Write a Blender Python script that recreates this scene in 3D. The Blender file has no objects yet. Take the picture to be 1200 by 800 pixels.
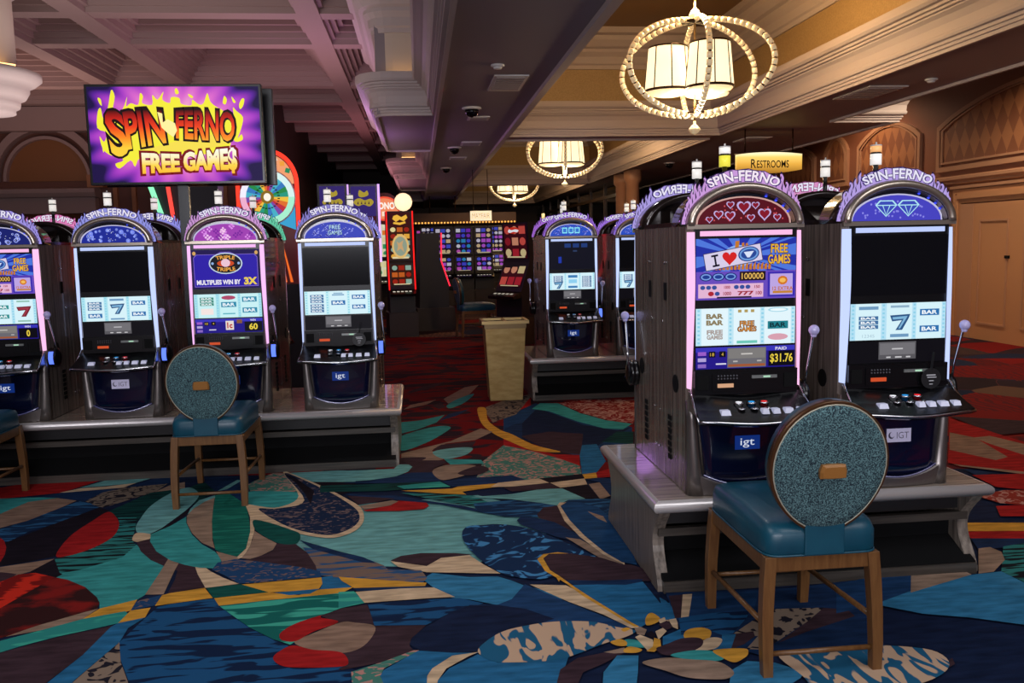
import bpy, bmesh, math, random
from mathutils import Vector, Matrix
random.seed(7)
PI = math.pi
scene = bpy.context.scene
col = scene.collection

# ------------------------------------------------------------------ camera
cam_data = bpy.data.cameras.new('camera')
cam = bpy.data.objects.new('camera', cam_data); col.objects.link(cam)
cam_data.sensor_width = 36.0
cam_data.lens = 1014.618 / 1200 * 36
cam_data.clip_start = 0.05; cam_data.clip_end = 200
_R = Matrix(((0.99401087, 0.03327187, -0.1040931), (-0.10714034, 0.10908834, -0.98824121), (-0.02152529, 0.99347507, 0.11199976)))
cam.matrix_world = Matrix.Translation((0, 0, 1.5)) @ _R.to_4x4()
scene.camera = cam
vs = scene.view_settings
vs.view_transform = 'Standard'; vs.look = 'None'; vs.gamma = 1.0; vs.exposure = 0.0
vs.use_curve_mapping = False

# ------------------------------------------------------------------ world, the room's lights and added fills
world = bpy.data.worlds.new('world'); scene.world = world
world.use_nodes = True
world.node_tree.nodes['Background'].inputs[0].default_value = (0.55, 0.5, 0.6, 1)
world.node_tree.nodes['Background'].inputs[1].default_value = 0.2

def light(name, kind, loc, power, color, size=0.3, size_y=None, rot=None, spot=None, blend=0.6):
    d = bpy.data.lights.new(name, kind); d.energy = power; d.color = color
    if kind == 'AREA':
        d.size = size
        if size_y: d.shape = 'RECTANGLE'; d.size_y = size_y
    elif kind in ('POINT', 'SPOT'):
        d.shadow_soft_size = size
    if kind == 'SPOT':
        d.spot_size = spot or 1.4; d.spot_blend = blend
    o = bpy.data.objects.new(name, d); col.objects.link(o); o.location = loc
    if rot: o.rotation_euler = rot
    return o

WARM = (1.0, 0.72, 0.42); NEUT = (0.93, 0.95, 1.0); PURP = (0.62, 0.25, 1.0); MAG = (0.9, 0.2, 0.55)
# unseen overhead area lights, added above the near aisle as ambient fill
light('ceiling_panel_light', 'AREA', (2.87, 0.6, 3.9), 78, NEUT, 2.2, 3.0)
light('ceiling_panel_light', 'AREA', (-2.2, 1.2, 4.2), 84, NEUT, 2.6, 3.0)
# front fill added behind the camera, not a lamp of the room
light('front_fill', 'AREA', (-0.8, -4.2, 2.4), 350, (0.92, 0.92, 1.0), 6.0, 1.2, rot=(math.radians(110), 0, 0))
light('aisle_downlight', 'SPOT', (0.8, 5.2, 2.98), 45, NEUT, 0.08, spot=1.9)
light('aisle_downlight', 'SPOT', (0.8, 16.5, 2.98), 25, (1.0, 0.45, 0.4), 0.08, spot=2.0)
# coloured glow of the machine banks thrown up on the left coffers
light('bank_glow', 'AREA', (-3.2, 9.2, 2.5), 44, (1.0, 0.82, 0.8), 3.0, 3.0, rot=(PI, 0, 0))
light('bank_glow', 'AREA', (-1.9, 13.5, 2.5), 40, (1.0, 0.6, 0.66), 2.0, 4.0, rot=(PI, 0, 0))
light('bank_glow', 'AREA', (-6.8, 15.0, 2.6), 60, (1.0, 0.66, 0.6), 3.0, 3.0, rot=(PI, 0, 0))
light('bank_glow', 'AREA', (-1.2, 21.0, 2.5), 26, (1.0, 0.4, 0.5), 2.0, 4.0, rot=(PI, 0, 0))
light('purple_glow', 'POINT', (-1.0, 12.3, 2.6), 24, PURP, 0.15)
light('restroom_downlight', 'SPOT', (6.7, 9.8, 4.2), 340, (1.0, 0.78, 0.56), 0.2, spot=2.4)
light('restroom_downlight', 'SPOT', (6.9, 14.5, 4.2), 200, (1.0, 0.7, 0.46), 0.2, spot=2.6)
# ------------------------------------------------------------------ materials
def lin(h):
    if isinstance(h, (tuple, list)): return tuple(h)[:3]
    h = h.lstrip('#'); out = []
    for i in (0, 2, 4):
        c = int(h[i:i+2], 16) / 255
        out.append(c / 12.92 if c <= 0.04045 else ((c + 0.055) / 1.055) ** 2.4)
    return tuple(out)

_mats = {}
def mat(name, colr, rough=0.5, metal=0.0, emit=None, strength=0.0, spec=0.5, coat=0.0, trans=0.0, alpha=1.0):
    if name in _mats: return _mats[name]
    m = bpy.data.materials.new(name); m.use_nodes = True
    b = m.node_tree.nodes['Principled BSDF']
    b.inputs['Base Color'].default_value = (*lin(colr), 1)
    b.inputs['Roughness'].default_value = rough
    b.inputs['Metallic'].default_value = metal
    b.inputs['Specular IOR Level'].default_value = spec
    b.inputs['Coat Weight'].default_value = coat
    b.inputs['Transmission Weight'].default_value = trans
    b.inputs['Alpha'].default_value = alpha
    if emit is not None:
        b.inputs['Emission Color'].default_value = (*lin(emit), 1)
        b.inputs['Emission Strength'].default_value = strength
    _mats[name] = m
    return m

def glow(colr, s=1.0):
    """a lit pixel / backlit print / neon of one colour"""
    n = 'glow_%s_%g' % (colr if isinstance(colr, str) else '%.3f_%.3f_%.3f' % tuple(colr), s)
    if n in _mats: return _mats[n]
    return mat(n, '#050505', 0.4, 0, colr, s, spec=0.12)

def nodes(m): return m.node_tree.nodes, m.node_tree.links, m.node_tree.nodes['Principled BSDF']

def two_tone(name, c1, c2, kind='noise', scale=8.0, stretch=(1, 1, 1), rough=0.6, metal=0.0, lo=0.4, hi=0.6, bump=0.0, coat=0.0, coord='Object', detail=4.0, spec=0.5, distort=0.0):
    """two colours mixed by a stretched procedural texture"""
    if name in _mats: return _mats[name]
    m = mat(name, c1, rough, metal, coat=coat, spec=spec)
    N, L, b = nodes(m)
    tc = N.new('ShaderNodeTexCoord'); mp = N.new('ShaderNodeMapping'); mp.inputs['Scale'].default_value = stretch
    L.new(tc.outputs[coord], mp.inputs['Vector'])
    if kind == 'noise':
        t = N.new('ShaderNodeTexNoise'); t.inputs['Scale'].default_value = scale; t.inputs['Detail'].default_value = detail
        t.inputs['Distortion'].default_value = distort
        fac = t.outputs['Fac']
    elif kind == 'wave':
        t = N.new('ShaderNodeTexWave'); t.inputs['Scale'].default_value = scale; t.inputs['Distortion'].default_value = 6.0 + distort
        t.inputs['Detail'].default_value = 1.5; t.inputs['Detail Scale'].default_value = 1.2
        fac = t.outputs['Fac']
    elif kind == 'voronoi':
        t = N.new('ShaderNodeTexVoronoi'); t.inputs['Scale'].default_value = scale
        fac = t.outputs['Distance']
    L.new(mp.outputs['Vector'], t.inputs['Vector'])
    r = N.new('ShaderNodeValToRGB')
    r.color_ramp.elements[0].position = lo; r.color_ramp.elements[1].position = hi
    r.color_ramp.elements[0].color = (*lin(c1), 1); r.color_ramp.elements[1].color = (*lin(c2), 1)
    L.new(fac, r.inputs['Fac']); L.new(r.outputs['Color'], b.inputs['Base Color'])
    if bump:
        bp = N.new('ShaderNodeBump'); bp.inputs['Strength'].default_value = bump; bp.inputs['Distance'].default_value = 0.004
        L.new(fac, bp.inputs['Height']); L.new(bp.outputs['Normal'], b.inputs['Normal'])
    return m

BLACK = mat('black_plastic', '#0a0a0d', 0.25)
BLACKM = mat('black_matte', '#050506', 0.8, spec=0.2)
SILVER = mat('silver_metal', '#b4b0ac', 0.28, 0.9)
GUN = mat('gunmetal', '#847d7a', 0.33, 0.8)
HOODM = mat('dark_bronze_gloss', '#2a211f', 0.16, 0.4, coat=0.5)
CHROME = mat('chrome', '#d8d8dc', 0.12, 1.0)
KNOBM = mat('lilac_knob', '#b9b2e0', 0.25, coat=0.5)
GLASSDARK = mat('dark_screen_glass', '#07070c', 0.12, spec=0.35)
BELLY = mat('navy_gloss_panel', '#0a0f2a', 0.12, coat=0.6)
CABWOOD = two_tone('grey_wood_laminate', '#4a423d', '#857a71', 'noise', 14, (5, 5, 0.18), rough=0.22, lo=0.3, hi=0.7, coat=0.3)
BASEWOOD = two_tone('base_wood_laminate', '#6f645b', '#a89a8c', 'noise', 12, (0.22, 5, 5), rough=0.22, lo=0.3, hi=0.7, coat=0.35)
BASEWOODV = two_tone('base_wood_side', '#564d46', '#8d8176', 'noise', 12, (5, 5, 0.25), rough=0.3, lo=0.3, hi=0.7)
RAILWOOD = two_tone('rail_wood', '#2e2925', '#4c453e', 'noise', 12, (0.22, 5, 5), rough=0.4, lo=0.3, hi=0.7)
ROUNDEDGE = mat('brushed_edge_metal', '#cbc5c4', 0.3, 0.45)
CREAM = mat('cream_plaster', '#cdbfae', 0.7)
CROWN = mat('crown_plaster', '#bfb3ae', 0.65)
GOLDPAPER = two_tone('gold_wall_covering', '#a98d5c', '#b99c6b', 'noise', 60, rough=0.55, lo=0.35, hi=0.65, bump=0.1)
COFFERTOP = mat('coffer_gold_paint', '#8a6a3c', 0.5)
SOFFITM = mat('soffit_taupe_paint', '#8d8388', 0.55)
MAROON = mat('maroon_ceiling_panel', '#6a4038', 0.6)
MAUVE = mat('mauve_plaster', '#a08a84', 0.65)
TRIMWOOD = mat('tan_painted_wood', '#b08262', 0.5)
WALLWOOD = mat('brown_panel_wood', '#84523a', 0.5)
DOORM = mat('peach_door_paint', '#b8855c', 0.5)
DARKWALL = mat('dark_brown_wall', '#2a1812', 0.6)
WINGLASS = mat('dark_window_glass', '#080a0c', 0.05, spec=0.6)
CHAIRWOOD = two_tone('bronze_painted_wood', '#5e3d20', '#74502c', 'noise', 20, (4, 4, 0.4), rough=0.35, lo=0.3, hi=0.7)
VINYL = two_tone('teal_vinyl', '#0c4054', '#124e62', 'noise', 7, rough=0.38, lo=0.3, hi=0.7, coat=0.05)
FABRIC = two_tone('teal_tweed', '#0a2430', '#5e8488', 'noise', 240, rough=0.85, lo=0.42, hi=0.62, bump=0.5, detail=2.0)
BRONZERIM = mat('bronze_rim', '#5a3d27', 0.3, 0.5)
HANDLEM = mat('tan_handle', '#96652f', 0.4)
PIPING = mat('piping', '#b5b3a0', 0.5, 0.3)
BRASS = mat('brushed_brass', '#b59a68', 0.35, 0.75)
BINSIDE = two_tone('champagne_metal', '#a98a52', '#c2a56c', 'noise', 9, (1, 1, 3), rough=0.4, metal=0.6, lo=0.3, hi=0.7)
VENTM = mat('vent_grille', '#9c9495', 0.5)
WHITEP = mat('white_plastic', '#d8d5d0', 0.4)

# ------------------------------------------------------------------ mesh helpers
class MB:
    def __init__(s): s.v = []; s.f = []; s.m = []; s.sm = []
    def add(s, vs_, fs, m=0, smooth=False):
        o = len(s.v); s.v += [tuple(p) for p in vs_]
        for f in fs: s.f.append(tuple(i + o for i in f)); s.m.append(m); s.sm.append(smooth)
        return s
    def box(s, x0, x1, y0, y1, z0, z1, m=0):
        return s.add([(x0,y0,z0),(x1,y0,z0),(x1,y1,z0),(x0,y1,z0),(x0,y0,z1),(x1,y0,z1),(x1,y1,z1),(x0,y1,z1)],
              [(3,2,1,0),(4,5,6,7),(0,1,5,4),(1,2,6,5),(2,3,7,6),(3,0,4,7)], m)
    def frustum(s, c, bw, bd, tw, td, z0, z1, m=0, top=(0, 0)):
        x, y = c; a, b2 = top
        return s.add([(x-bw,y-bd,z0),(x+bw,y-bd,z0),(x+bw,y+bd,z0),(x-bw,y+bd,z0),(x+a-tw,y+b2-td,z1),(x+a+tw,y+b2-td,z1),(x+a+tw,y+b2+td,z1),(x+a-tw,y+b2+td,z1)],
              [(3,2,1,0),(4,5,6,7),(0,1,5,4),(1,2,6,5),(2,3,7,6),(3,0,4,7)], m)
    def prism(s, poly, axis, a, b, m=0, smooth=False):
        """2-D polygon swept along an axis from a to b. axis x: poly=(y,z); y: (x,z); z: (x,y)"""
        def P(p, t):
            return (t, p[0], p[1]) if axis == 'x' else (p[0], t, p[1]) if axis == 'y' else (p[0], p[1], t)
        n = len(poly)
        vs_ = [P(p, a) for p in poly] + [P(p, b) for p in poly]
        s.add(vs_, [tuple(range(n))[::-1], tuple(range(n, 2*n))], m)
        o = len(s.v) - 2*n
        for i in range(n):
            j = (i+1) % n
            s.f.append((o+i, o+j, o+n+j, o+n+i)); s.m.append(m); s.sm.append(smooth)
        return s
    def lathe(s, prof, c=(0,0,0), n=20, m=0, axis='z', smooth=True, a0=0, a1=2*PI):
        full = abs(a1 - a0 - 2*PI) < 1e-6
        k = n if full else n + 1
        vs_ = []
        for r, h in prof:
            for i in range(k):
                a = a0 + (a1-a0) * i / n
                p = (r*math.cos(a), r*math.sin(a), h)
                if axis == 'x': p = (p[2], p[0], p[1])
                if axis == 'y': p = (p[0], p[2], p[1])
                vs_.append((p[0]+c[0], p[1]+c[1], p[2]+c[2]))
        fs = []
        for j in range(len(prof)-1):
            for i in range(n if full else n):
                i2 = (i+1) % k
                fs.append((j*k+i, j*k+i2, (j+1)*k+i2, (j+1)*k+i))
        s.add(vs_, fs, m, smooth)
        if full:
            o = len(s.v) - len(vs_)
            if prof[0][0] > 1e-6: s.f.append(tuple(o+i for i in range(k))[::-1]); s.m.append(m); s.sm.append(False)
            if prof[-1][0] > 1e-6: s.f.append(tuple(o+(len(prof)-1)*k+i for i in range(k))); s.m.append(m); s.sm.append(False)
        return s
    def cyl(s, c, r, h, n=16, m=0, axis='z'): return s.lathe([(r, 0), (r, h)], c, n, m, axis)
    def sphere(s, c, r, n=14, m=0, sz=1.0):
        k = 8
        return s.lathe([(max(1e-7, r*math.sin(PI*i/k)), -r*sz*math.cos(PI*i/k)) for i in range(k+1)], c, n, m)
    def tube(s, pts, r, n=8, m=0, closed=False, rad=None):
        pts = [Vector(p) for p in pts]; N_ = len(pts); vs_ = []; prev = None
        for i, p in enumerate(pts):
            if closed: t = pts[(i+1) % N_] - pts[i-1]
            else: t = pts[min(i+1, N_-1)] - pts[max(i-1, 0)]
            t.normalize()
            up = prev if prev is not None else (Vector((0,0,1)) if abs(t.z) < 0.9 else Vector((1,0,0)))
            a = (up - t * up.dot(t)).normalized(); b = t.cross(a); prev = a
            rr = rad[i] if rad else r
            for k in range(n):
                an = 2*PI*k/n; vs_.append(p + (a*math.cos(an) + b*math.sin(an)) * rr)
        fs = []
        for i in range(N_ if closed else N_-1):
            i2 = (i+1) % N_
            for k in range(n):
                k2 = (k+1) % n; fs.append((i*n+k, i*n+k2, i2*n+k2, i2*n+k))
        s.add(vs_, fs, m, True)
        if not closed:
            o = len(s.v) - len(vs_)
            s.f.append(tuple(o+k for k in range(n))[::-1]); s.m.append(m); s.sm.append(False)
            s.f.append(tuple(o+(N_-1)*n+k for k in range(n))); s.m.append(m); s.sm.append(False)
        return s
    def bar(s, p, q, w, d, m=0, up=(0,0,1)):
        """rectangular bar from p to q"""
        p = Vector(p); q = Vector(q); t = (q-p).normalized(); a = t.cross(Vector(up))
        if a.length < 1e-4: a = Vector((1,0,0))
        a.normalize(); b = t.cross(a)
        vs_ = [e + a*sx*w/2 + b*sy*d/2 for e in (p, q) for sx, sy in ((-1,-1),(1,-1),(1,1),(-1,1))]
        return s.add(vs_, [(3,2,1,0),(4,5,6,7),(0,1,5,4),(1,2,6,5),(2,3,7,6),(3,0,4,7)], m)
    def loft(s, secs, m=0, closed=True, caps=True, smooth=True):
        n = len(secs[0]); vs_ = [p for sec in secs for p in sec]; fs = []
        for i in range(len(secs)-1):
            for k in range(n if closed else n-1):
                k2 = (k+1) % n; fs.append((i*n+k, i*n+k2, (i+1)*n+k2, (i+1)*n+k))
        s.add(vs_, fs, m, smooth)
        if caps and closed:
            o = len(s.v) - len(vs_)
            s.f.append(tuple(o+k for k in range(n))[::-1]); s.m.append(m); s.sm.append(False)
            s.f.append(tuple(o+(len(secs)-1)*n+k for k in range(n))); s.m.append(m); s.sm.append(False)
        return s
    def mesh(s, name, mats):
        me = bpy.data.meshes.new(name)
        me.from_pydata(s.v, [], s.f)
        for mm in (mats if isinstance(mats, (list, tuple)) else [mats]): me.materials.append(mm)
        me.polygons.foreach_set('material_index', s.m)
        me.polygons.foreach_set('use_smooth', s.sm)
        me.update()
        b = bmesh.new(); b.from_mesh(me)
        bmesh.ops.recalc_face_normals(b, faces=b.faces); b.to_mesh(me); b.free()
        return me
    def build(s, name, mats, parent=None, bevel=0.0, loc=None, seg=2):
        return obj(name, s.mesh(name, mats), parent, bevel, loc, seg)

def obj(name, me, parent=None, bevel=0.0, loc=None, seg=2):
    o = bpy.data.objects.new(name, me); col.objects.link(o)
    if parent is not None: o.parent = parent
    if loc: o.location = loc
    if bevel:
        md = o.modifiers.new('bevel', 'BEVEL'); md.width = bevel; md.segments = seg; md.limit_method = 'ANGLE'; md.angle_limit = 0.6
    return o

def thing(name, label, cat, loc=(0,0,0), rz=0.0, group=None):
    o = bpy.data.objects.new(name, None); col.objects.link(o)
    o.empty_display_size = 0.1
    o.location = loc; o.rotation_euler = (0, 0, rz)
    o['label'] = label; o['category'] = cat
    if group: o['group'] = group
    return o
def tag(o, label, cat, group=None):
    o['label'] = label; o['category'] = cat
    if group: o['group'] = group
    return o
def struct(o, label=None):
    o['kind'] = 'structure'
    if label: o['label'] = label
    return o

# --- flat print: text and shapes
_tc = {}
def text2d(s, bold=0.0, space=1.0):
    key = (s, bold, space)
    if key in _tc: return _tc[key]
    cu = bpy.data.curves.new('t', 'FONT'); cu.body = s; cu.size = 1.0; cu.offset = bold; cu.space_character = space
    cu.resolution_u = 3
    o = bpy.data.objects.new('t', cu); col.objects.link(o)
    bpy.context.view_layer.update()
    me = bpy.data.meshes.new_from_object(o)
    vs_ = [(v.co.x, v.co.y) for v in me.vertices]; fs = [tuple(p.vertices) for p in me.polygons]
    bpy.data.objects.remove(o); bpy.data.curves.remove(cu); bpy.data.meshes.remove(me)
    xs = [v[0] for v in vs_]; ys = [v[1] for v in vs_]
    x0, x1, y0, y1 = min(xs), max(xs), min(ys), max(ys)
    w, h = x1-x0, y1-y0
    out = ([((x-(x0+x1)/2)/w, (y-(y0+y1)/2)/h) for x, y in vs_], fs, w/h)   # unit box -0.5..0.5
    _tc[key] = out
    return out

class Print:
    """flat graphics on a plane: x to the right, z up, facing -Y; each layer a hair in front of the last"""
    def __init__(s, step=0.00025, y=-0.0006): s.b = MB(); s.mats = []; s.k = 0; s.step = step; s.y = y; s.s = 1.0
    def _mi(s, c):
        m = c if isinstance(c, bpy.types.Material) else glow(c, s.s)
        if m not in s.mats: s.mats.append(m)
        return s.mats.index(m)
    def _yy(s): s.k += 1; return s.y - s.step * s.k
    def poly(s, pts, c):
        y = s._yy(); s.b.add([(p[0], y, p[1]) for p in pts], [tuple(range(len(pts)))], s._mi(c)); return s
    def rect(s, x0, x1, z0, z1, c): return s.poly([(x0,z0),(x1,z0),(x1,z1),(x0,z1)], c)
    def rects(s, rs, c):
        y = s._yy(); i = s._mi(c)
        for x0, x1, z0, z1 in rs: s.b.add([(x0,y,z0),(x1,y,z0),(x1,y,z1),(x0,y,z1)], [(0,1,2,3)], i)
        return s
    def polys(s, ps, c):
        y = s._yy(); i = s._mi(c)
        for q in ps: s.b.add([(p[0], y, p[1]) for p in q], [tuple(range(len(q)))], i)
        return s
    def ell(s, x, z, rx, rz, c, n=24, rot=0.0):
        cr, sr = math.cos(rot), math.sin(rot)
        return s.poly([(x+rx*math.cos(a)*cr-rz*math.sin(a)*sr, z+rx*math.cos(a)*sr+rz*math.sin(a)*cr) for a in [2*PI*i/n for i in range(n)]], c)
    def text(s, t, x, z, w, h, c, bold=0.0, fn=None, space=1.0, rot=0.0, shear=0.0):
        vs_, fs, _ = text2d(t, bold, space); y = s._yy(); out = []
        cr, sr = math.cos(rot), math.sin(rot)
        for u, v in vs_:
            a, b = u*w + shear*v*h, v*h
            if fn: px, pz = fn(u, v)
            else: px, pz = x + a*cr - b*sr, z + a*sr + b*cr
            out.append((px, y, pz))
        s.b.add(out, fs, s._mi(c)); return s
    def build(s, name, parent, loc=None): return s.b.build(name, s.mats, parent, loc=loc)
    def mesh(s, name): return s.b.mesh(name, s.mats)

def smooth2d(pts, n=6, closed=True):
    out = []; N_ = len(pts)
    for i in range(N_ if closed else N_-1):
        p0, p1, p2, p3 = (pts[(i-1) % N_], pts[i], pts[(i+1) % N_], pts[(i+2) % N_]) if closed else (pts[max(i-1,0)], pts[i], pts[i+1], pts[min(i+2,N_-1)])
        for k in range(n):
            t = k/n
            out.append(tuple(0.5*((2*p1[d]) + (-p0[d]+p2[d])*t + (2*p0[d]-5*p1[d]+4*p2[d]-p3[d])*t*t + (-p0[d]+3*p1[d]-3*p2[d]+p3[d])*t**3) for d in (0, 1)))
    if not closed: out.append(tuple(pts[-1]))
    return out

def sweep(path, prof, closed=False):
    """moulding: profile of (outward offset, z) swept along a plan path; outward is to the left of travel"""
    N_ = len(path); secs = []
    for i in range(N_):
        p = Vector(path[i])
        a = (p - Vector(path[i-1])).normalized() if (closed or i > 0) else None
        b = (Vector(path[(i+1) % N_]) - p).normalized() if (closed or i < N_-1) else None
        if a is None: a = b
        if b is None: b = a
        na = Vector((-a.y, a.x)); nb = Vector((-b.y, b.x)); n = (na + nb)
        n = n / max(0.2, (1 + na.dot(nb)))
        secs.append([(p.x + n.x*o, p.y + n.y*o, z) for o, z in prof])
    if closed: secs.append(secs[0])
    m = MB(); m.loft(secs, closed=False, caps=False, smooth=False)
    return m
# ------------------------------------------------------------------ setting: floor
def carpet_ground():
    m = mat('carpet_ground', '#5a1f22', 0.95, spec=0.1)
    N, L, b = nodes(m)
    tc = N.new('ShaderNodeTexCoord')
    nz = N.new('ShaderNodeTexNoise'); nz.inputs['Scale'].default_value = 0.55; nz.inputs['Detail'].default_value = 1
    L.new(tc.outputs['Object'], nz.inputs['Vector'])
    mx = N.new('ShaderNodeVectorMath'); mx.operation = 'MULTIPLY_ADD'
    mx.inputs[1].default_value = (1.6, 1.6, 0); L.new(nz.outputs['Color'], mx.inputs[0]); L.new(tc.outputs['Object'], mx.inputs[2])
    mp = N.new('ShaderNodeMapping'); mp.inputs['Scale'].default_value = (0.8, 1.7, 1); mp.inputs['Rotation'].default_value = (0, 0, 0.5)
    L.new(mx.outputs[0], mp.inputs['Vector'])
    vo = N.new('ShaderNodeTexVoronoi'); vo.inputs['Scale'].default_value = 1.15; vo.feature = 'SMOOTH_F1'; vo.inputs['Smoothness'].default_value = 0.02
    L.new(mp.outputs['Vector'], vo.inputs['Vector'])
    sep = N.new('ShaderNodeSeparateColor'); L.new(vo.outputs['Color'], sep.inputs['Color'])
    r = N.new('ShaderNodeValToRGB'); r.color_ramp.interpolation = 'CONSTANT'
    cols = ['#6a1012', '#241820', '#121f38', '#7a1a16', '#3d2c2a', '#5a0f10', '#241820', '#5c4438', '#6a1012', '#14243e', '#701214', '#2a1d26']
    e = r.color_ramp.elements
    while len(e) > 1: e.remove(e[-1])
    e[0].position = 0; e[0].color = (*lin(cols[0]), 1)
    for i, c in enumerate(cols[1:], 1):
        q = e.new(i/len(cols)); q.color = (*lin(c), 1)
    L.new(sep.outputs[0], r.inputs['Fac'])
    wv = N.new('ShaderNodeTexWave'); wv.inputs['Scale'].default_value = 4; wv.inputs['Distortion'].default_value = 9; wv.inputs['Detail'].default_value = 1
    L.new(tc.outputs['Object'], wv.inputs['Vector'])
    th = N.new('ShaderNodeMath'); th.operation = 'GREATER_THAN'; th.inputs[1].default_value = 0.62; L.new(wv.outputs['Fac'], th.inputs[0])
    g = N.new('ShaderNodeMath'); g.operation = 'GREATER_THAN'; g.inputs[1].default_value = 0.5; L.new(sep.outputs[1], g.inputs[0])
    mm = N.new('ShaderNodeMath'); mm.operation = 'MULTIPLY'; L.new(th.outputs[0], mm.inputs[0]); L.new(g.outputs[0], mm.inputs[1])
    m3 = N.new('ShaderNodeMath'); m3.operation = 'MULTIPLY'; m3.inputs[1].default_value = 0.55; L.new(mm.outputs[0], m3.inputs[0])
    mix = N.new('ShaderNodeMixRGB'); mix.inputs[2].default_value = (*lin('#2a1d26'), 1)
    L.new(m3.outputs[0], mix.inputs[0]); L.new(r.outputs['Color'], mix.inputs[1]); L.new(mix.outputs[0], b.inputs['Base Color'])
    return m
floor = MB().box(-16, 8.05, -5, 36, -0.12, 0).build('floor', carpet_ground())
struct(floor, 'patterned carpet floor of the casino hall')

# ------------------------------------------------------------------ ceilings
ZS = 3.03           # underside of the dropped soffits
ZT = 4.45           # raised coffer ceilings
ceil = MB().box(-16, 8.05, -5, 36, 4.9, 5.0).build('ceiling', MAROON)
struct(ceil, 'maroon raised ceiling above the coffers')
def soffit(rects, name, m=SOFFITM):
    for r_ in rects:
        MB().box(*r_, ZS, 4.9).build(name, m, ceil)
soffit([(0.25, 1.3, -5, 36), (4.44, 5.47, -5, 36), (-0.42, 0.25, 10.35, 14.25), (-0.42, 0.25, 20, 24.2), (-0.42, 0.25, 30, 36), (5.47, 6.4, 11.2, 36)], 'soffit')
soffit([(1.3, 4.44, 12.45, 12.95), (1.3, 4.44, 22.2, 22.7), (1.3, 4.44, 32.6, 36), (1.3, 4.44, 2.6, 3.1)], 'soffit_beam', CROWN)
MB().box(1.3, 4.44, -5, 36, ZT, ZT+0.1).build('coffer_top', COFFERTOP, ceil)
MB().box(5.47, 8.05, -5, 36, 4.3, 4.4).build('raised_panel', DARKWALL, ceil)

# crown profile: outward offset, height.  lip at the bottom, flaring up to a cove shelf
CR = [(0.0, ZS-0.0), (0.0, ZS-0.03), (0.035, ZS-0.03), (0.035, ZS+0.0), (0.05, ZS+0.004), (0.05, ZS+0.03), (0.065, ZS+0.034), (0.065, ZS+0.06), (0.09, ZS+0.066), (0.098, ZS+0.085), (0.098, ZS+0.105), (0.09, ZS+0.11), (0.095, ZS+0.18), (0.12, ZS+0.235), (0.15, ZS+0.262), (0.15, ZS+0.275), (0.175, ZS+0.28), (0.175, ZS+0.30), (0.2, ZS+0.306), (0.2, ZS+0.33), (0.232, ZS+0.335), (0.25, ZS+0.36), (0.252, ZS+0.39), (0.25, ZS+0.43), (0.2, ZS+0.43), (0.2, ZS+0.4), (0.0, ZS+0.4)]
BANDP = [(0.012, ZS+0.38), (0.012, ZS+0.93)]
TOPM = [(0.0, ZS+0.9), (0.04, ZS+0.9), (0.045, ZS+0.95), (0.07, ZS+0.97), (0.08, ZS+1.06), (0.13, ZS+1.12), (0.13, ZS+1.16), (0.18, ZS+1.18), (0.24, ZS+1.26), (0.25, ZS+1.32), (0.32, ZS+1.34), (0.32, ZS+1.42)]
n_trim = 0
def crown_run(path, closed, mats, label):
    global n_trim
    n_trim += 1
    o = sweep(path, CR, closed).build('trim_%d' % n_trim, mats[0]); struct(o, label)
    sweep(path, BANDP, closed).build('cove_band', mats[1], o)
    sweep(path, TOPM, closed).build('upper_moulding', mats[0], o)
    return o
def rect_loop(x0, x1, y0, y1): return [(x0, y0), (x1, y0), (x1, y1), (x0, y1)]     # counter-clockwise: left of travel is inside
for k, (ya, yb) in enumerate(((3.1, 12.45), (12.95, 22.2), (22.7, 32.6))):
    crown_run(rect_loop(1.3, 4.44, ya, yb), True, (CROWN, GOLDPAPER), 'cream crown moulding around the chandelier coffer')
def rounded(pts, r, n=5):
    out = []
    for i, p in enumerate(pts):
        if i in (0, len(pts)-1): out.append(p); continue
        p = Vector(p); a = (Vector(pts[i-1]) - p).normalized(); b = (Vector(pts[i+1]) - p).normalized()
        if abs(a.dot(b)) > 0.99 or p.x > 0: out.append(tuple(p)); continue
        s_, e_ = p + a*r, p + b*r
        for k in range(n+1):
            t = k/n; q = s_*(1-t)**2 + p*2*t*(1-t) + e_*t*t; out.append((q.x, q.y))
    return out
left_path = rounded([(0.25, -5), (0.25, 10.35), (-0.42, 10.35), (-0.42, 14.25), (0.25, 14.25), (0.25, 20), (-0.42, 20), (-0.42, 24.2), (0.25, 24.2), (0.25, 30), (-0.42, 30), (-0.42, 36)], 0.2)
left_crown = crown_run(left_path, False, (CROWN, CREAM), 'mauve crown moulding stepping along the left edge of the soffit')
# outer right edge of the near soffit
n_trim += 1
o = sweep([(6.4, 36), (6.4, 11.2), (5.47, 11.2), (5.47, -5)], CR[:24], False).build('trim_%d' % n_trim, CROWN)
struct(o, 'crown moulding on the stepped soffit edge beside the restroom wall')
# thin bead under the soffit edges
for (xa, xb) in ((1.245, 1.3), (0.25, 0.29)):
    n_trim += 1
    o = MB().box(xa, xb, -5, 36, ZS-0.045, ZS+0.005).build('trim_%d' % n_trim, CROWN); struct(o, 'narrow bead along the soffit edge')
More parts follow.
